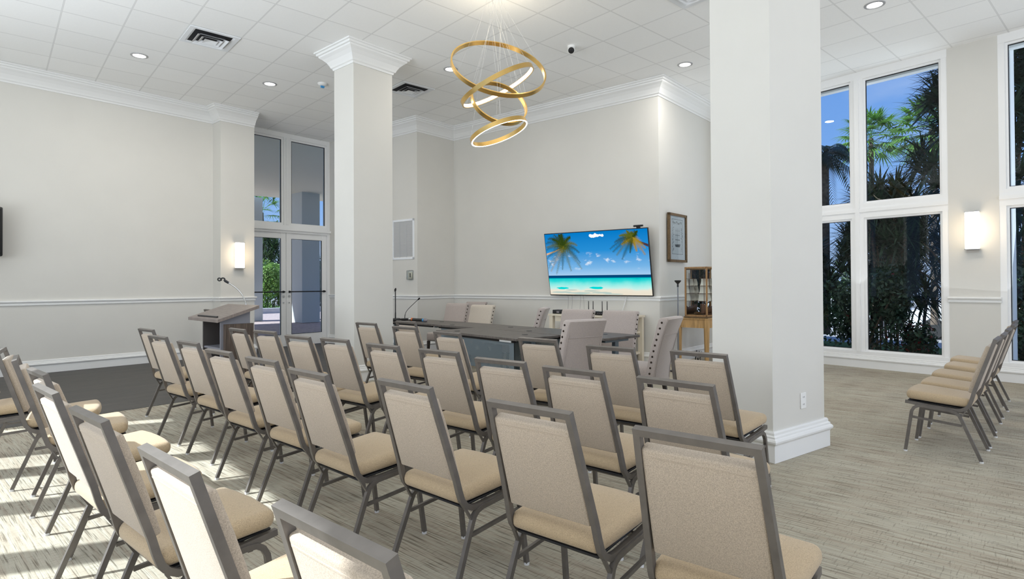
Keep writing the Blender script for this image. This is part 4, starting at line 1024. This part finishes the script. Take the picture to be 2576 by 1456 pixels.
# outlet on the right column
ol = thing('wall_outlet', 'white wall outlet low on the right-hand column', 'outlet', (4.26 + .9943 * .42, 1.913 - .106 * .42, .40), math.atan2(-.106, .9943))
MB().rbox((0, -.004, 0), (.078, .008, .122), .003, 1).build('cover_plate', PLASTW, ol)
b = MB()
for z in (-.028, .028):
    for x in (-.008, .008): b.box((x, -.0085, z), (.003, .002, .012))
b.build('socket', GREYC, ol)

# ------------------------------------------------------------------ outside: ground
struct(MB().prism([(10.33, -30), (12.3, -30), (12.3, 12.4), (10.33, 12.4)], -.2, -.04).build('ground_bed', SOIL))
struct(MB().prism([(12.3, -30), (14.5, -30), (14.5, 30), (12.3, 30)], -.8, -.05).build('ground_lawn', LAWN))
struct(MB().prism([(14.5, -40), (70, -40), (70, 80), (14.5, 80)], -.8, -.5).build('ground_road', ASPH))
struct(MB().prism([(-10, 12.65), (12.3, 12.65), (14.5, 28.6), (-10, 28.6)], -.2, -.03).build('ground_porch', PAVER))
struct(MB().prism([(-10, 12.66), (12.3, 12.66), (12.3, 15.5), (-10, 15.5)], -.02, -.015).build('ground_porch_walk', CONC))
struct(MB().prism([(-10, 28.6), (14.5, 28.6), (14.5, 70), (-10, 70)], -.2, -.05).build('ground_garden', LAWN))
struct(MB().box((8.0, 28.75, .06), (13, .4, .32)).build('ground_curb', CONC))
struct(MB().prism([(-10, 12.7), (12.3, 12.7), (12.3, 21.8), (-10, 24.2)], 4.62, 4.95).build('porch_roof', STUCG))
pc = struct(MB().box((8.5, 20.7, 2.3), (.70, .70, 4.64), None, radians(8)).build('porch_column', STUCB))
struct(MB().box((7.25, 22.95, 2.3), (.70, .70, 4.64), None, radians(8)).build('porch_column', STUCB))

# ------------------------------------------------------------------ outside: planting
def blade(b, base, d, ln, w, droop, up_=Vector((0, 0, 1)), n=4):
    d = d.normalized(); s = d.cross(up_)
    if s.length < .01: s = Vector((1, 0, 0))
    s.normalize(); vs = []
    for i in range(n + 1):
        t = i / n; p = base + d * ln * t - Vector((0, 0, droop * ln * t * t)); ww = w * (1 - t ** 1.5) * (.5 + min(1, t * 4) * .5)
        vs += [p - s * ww, p + s * ww]
    b.add(vs, [(2 * i, 2 * i + 1, 2 * i + 3, 2 * i + 2) for i in range(n)])
def rosette(b, c, axis, n, ln, w, r_, droop=.25):
    axis = axis.normalized()
    for i in range(n):
        a = i * 2.39996; ph = radians(12 + 95 * (i + .5) / n); o = axis.orthogonal().normalized(); p = axis.cross(o)
        d = axis * cos(ph) + (o * cos(a) + p * sin(a)) * sin(ph)
        blade(b, c, d, ln * (.75 + .4 * r_.random()), w, droop * (.4 + r_.random()))
def spiky(label, loc, h, rad, nr, seed, m=LEAFD, ln=.62, group='spiky dracaena shrubs outside the right windows', z0=.6):
    r_ = random.Random(seed); t = thing('dracaena_shrub', label, 'shrub', loc, 0, group)
    st = MB(); b = MB()
    for i in range(nr):
        a = r_.random() * 2 * pi; zz = z0 + (h - z0) * r_.random() ** .8; rr = rad * sqrt(r_.random()) * (1.05 - .55 * (zz / h) ** 2)
        c = Vector((cos(a) * rr, sin(a) * rr, zz)); ax = Vector((cos(a) * rr * .9, sin(a) * rr * .9, rad * .7)) + Vector((r_.random() - .5, r_.random() - .5, 0)) * rad * .6
        rosette(b, c, ax, 26, ln, .027, r_)
        if i % 9 == 0: st.tube(bez((c.x * .5, c.y * .5, 0), (c.x * .5, c.y * .5, zz * .5), (c.x * .6, c.y * .6, zz * .8), c, 6), .018, 5)
    st.build('stem', BARK, t); b.build('crown', m, t)
    return t
def leafy(label, loc, size, nl, seed, m, ls=.06, name='leafy_shrub', group=None, accents=0, cat='shrub'):
    r_ = random.Random(seed); t = thing(name, label, cat, loc, 0, group); b = MB(); ac = MB(); st = MB()
    cl = [(Vector(((r_.random() - .5) * 1.5 * size[0], (r_.random() - .5) * 1.5 * size[1], (.30 + .62 * r_.random()) * size[2])), .25 + .25 * r_.random()) for _ in range(16)]
    for i in range(nl):
        c, rr = cl[i % 16]; d = Vector((r_.gauss(0, 1), r_.gauss(0, 1), r_.gauss(0, 1))).normalized()
        p = c + Vector((d.x * rr * size[0], d.y * rr * size[1], d.z * rr * size[2])) * (.75 + .3 * r_.random()); p.z = max(.03, p.z)
        f = (d + Vector((r_.gauss(0, .6), r_.gauss(0, .6), r_.gauss(0, .6)))).normalized(); s = f.orthogonal().normalized(); s.rotate(Matrix.Rotation(r_.random() * 6.28, 3, f)); q = f.cross(s); l = ls * (.7 + .7 * r_.random())
        (ac if (accents and r_.random() < accents) else b).add([p - s * l, p - q * l * .5 + f * l * .1, p + s * l, p + q * l * .5 + f * l * .1], [(0, 1, 2, 3)])
    for c, rr in cl[::2]: st.tube(bez((c.x * .1, c.y * .1, 0), (c.x * .2, c.y * .2, c.z * .4), (c.x * .7, c.y * .7, c.z * .7), c, 5), .016, 5)
    st.build('stem', BARK, t); b.build('foliage', m, t)
    if accents: ac.build('flower', LEAFR, t)
    return t
def fan_palm(label, loc, h, seed, m=LEAFP, nf=26, R=1.1, name='palm_tree', group='palms beyond the building'):
    r_ = random.Random(seed); t = thing(name, label, 'palm tree', loc, 0, group); tr = MB(); b = MB()
    tr.tube([(0, 0, 0), (.1, 0, h * .5), (0, 0, h)], [.11, .09, .085], 10); tr.build('trunk', BARK, t)
    for i in range(nf):
        a = i * 2.39996; el = radians(75 - 125 * i / nf); d = Vector((cos(a) * cos(el), sin(a) * cos(el), sin(el))); c = Vector((0, 0, h)) + d * R * .75
        blade(b, Vector((0, 0, h)), d, R * .8, .015, .05, n=2)
        s = d.cross(Vector((0, 0, 1))).normalized(); u_ = s.cross(d)
        for k in range(16):
            an = radians(-115 + 230 * k / 15); e = d * cos(an) + s * sin(an) + u_ * .12
            blade(b, c, e, R * .62 * (1 - .25 * abs(an) / 2) * (.85 + .3 * r_.random()), .042, .35, n=3)
    b.build('crown', m, t); return t
def feather_palm(label, loc, h, seed, m=LEAFD, nf=16, R=1.6, lean=(0, 0)):
    r_ = random.Random(seed); t = thing('palm_tree', label, 'palm tree', loc, 0, 'palms beyond the building'); tr = MB(); b = MB(); tp = Vector((lean[0], lean[1], h))
    tr.tube(bez((0, 0, 0), (0, 0, h * .4), (lean[0] * .6, lean[1] * .6, h * .7), tp, 8), [.13] * 9, 10); tr.build('trunk', BARK, t)
    for i in range(nf):
        a = i * 2.39996; el = radians(70 - 85 * i / nf); d = Vector((cos(a) * cos(el), sin(a) * cos(el), sin(el))); dr = .75
        pts = [tp + d * R * s - Vector((0, 0, dr * R * s * s)) for s in [k / 12 for k in range(13)]]
        for k in range(1, 13):
            tt = (pts[k] - pts[k - 1]).normalized(); s = tt.cross(Vector((0, 0, 1))).normalized()
            for sg in (-1, 1):
                for q in (0, .5): blade(b, pts[k - 1].lerp(pts[k], q), s * sg * .8 + tt * .7 - Vector((0, 0, .35)), R * .36 * (1.1 - .7 * k / 12), .022, .3, n=2)
    b.build('crown', m, t); return t

spiky('tall dark dracaena rising past the pier between the tall right windows', (13.4, 1.95, -.04), 5.5, 1.45, 230, 11, z0=1.5, ln=.66)
spiky('mid-height dark dracaena across the middle of the nearest tall window', (13.1, 3.7, -.04), 3.2, .85, 120, 12, z0=.9, ln=.55)
spiky('lower dark dracaena seen through the narrow pane beside the right column', (13.2, 5.4, -.04), 2.2, .9, 80, 13, z0=.5, ln=.55)
spiky('dark dracaena set back behind the others outside the tall window', (16.6, 4.4, -.04), 3.3, 1.4, 110, 14, z0=.6, ln=.7)
leafy('dark broad-leaved bush low outside the nearest tall window', (11.5, 3.55, -.04), (.5, .75, 1.25), 5200, 21, LEAFD, .038, group='bushes outside the right windows', accents=.002)
leafy('dark broad-leaved bush low behind the narrow window pane', (11.45, 4.95, -.04), (.45, .6, 1.3), 4400, 22, LEAFD, .038, group='bushes outside the right windows')
leafy('small bush with red leaves below the parked car in the tall window', (11.5, 2.75, -.04), (.35, .35, .62), 1500, 23, LEAFD, .034, group='bushes outside the right windows', accents=.10)
leafy('dark bush low outside the window at the right edge', (11.5, 1.35, -.04), (.4, .45, 1.5), 3200, 24, LEAFD, .04, group='bushes outside the right windows')
fan_palm('sunlit green fan palm against the sky in the tall window', (26.0, 7.68, 0), 7.0, 31, LEAFP, 52, 1.1)
fan_palm('yellow-green fan palm half behind the tall dracaena', (21.5, 4.68, 0), 6.0, 32, LEAFP, 48, 1.05)
feather_palm('dark drooping palm in the narrow pane beside the right column', (15.8, 5.75, 0), 4.5, 33, LEAFD, 22, 1.15)

# parked car and fence across the lawn
car = thing('parked_car', 'white parked car seen low through the tall right window', 'car', (22.8, 3.4, -.5), radians(84))
prof = [(-2.1, .35), (-2.15, .75), (-1.9, .95), (-1.1, 1.02), (-.55, 1.42), (.7, 1.45), (1.45, 1.0), (2.1, .88), (2.2, .55), (2.15, .32)]
b = MB(); vs = []
for y, q in ((-.86, 1), (-.80, .0), (.80, .0), (.86, 1)):
    for x, z in prof: vs.append((x, y * (1 if z < 1.05 else .82), z))
k = len(prof); fs = [(i * k + j, i * k + (j + 1) % k, (i + 1) * k + (j + 1) % k, (i + 1) * k + j) for i in range(3) for j in range(k)] + [tuple(range(k)), tuple(3 * k + j for j in range(k))]
b.add(vs, fs).build('body', CARW, car)
b = MB()
for s in (-1, 1): b.add([(-.95, s * .80, 1.05), (-.5, s * .72, 1.36), (.65, s * .72, 1.39), (1.25, s * .80, 1.03)], [(0, 1, 2, 3)])
b.add([(.76, -.64, 1.43), (.76, .64, 1.43), (1.44, .72, 1.02), (1.44, -.72, 1.02)], [(0, 1, 2, 3)]); b.build('window', CARG, car)
for x in (-1.35, 1.35):
    for y in (-.8, .8): MB().lathe([(0, -.1), (.30, -.1), (.33, -.07), (.33, .07), (.30, .1), (0, .1)], (0, 0, 0), 20, Matrix.Translation((x, y, .33)) @ Matrix.Rotation(pi / 2, 4, 'X')).build('wheel', TYRE, car)
fe = thing('white_fence', 'white picket fence behind the parked car', 'fence', (28, 6, -.5), radians(90))
b = MB()
for i in range(60): b.box((-9 + i * .3, 0, .55), (.05, .04, 1.1))
for z in (.25, 1.0): b.box((0, .03, z), (18, .04, .08))
b.build('picket_panel', STUCW, fe)
for i, (x, y, h, s) in enumerate(((31, 12, 2.4, 41), (32, 3, 2.8, 42), (30, -6, 2.6, 43))):
    leafy(['pale hedge far beyond the fence, left part', 'pale hedge far beyond the fence, middle part', 'pale hedge far beyond the fence, right part'][i], (x, y, -.5), (1.5, 3.2, h), 1800, s, LEAFM, .17, 'hedge', 'hedge beyond the fence')

# garden seen through the double door
leafy('bright green bush outside the left door leaf', (10.5, 30.2, 0), (1.5, 1.0, 1.95), 13000, 51, LEAFB, .06, group='bushes outside the double door')
spiky('sunlit dracaena above the bush outside the double door', (11.3, 33.0, 0), 4.2, 1.6, 90, 52, LEAFM, .95, 'dracaena outside the double door', 1.6)
fan_palm('fan palm seen in the gap under the porch roof', (13.3, 39.5, 0), 6.1, 53, LEAFP, 26, 1.5)
leafy('hedge strip between the porch column and the door frame', (13.3, 31.6, 0), (1.6, 1.0, 2.6), 4000, 54, LEAFM, .12, group='bushes outside the double door')
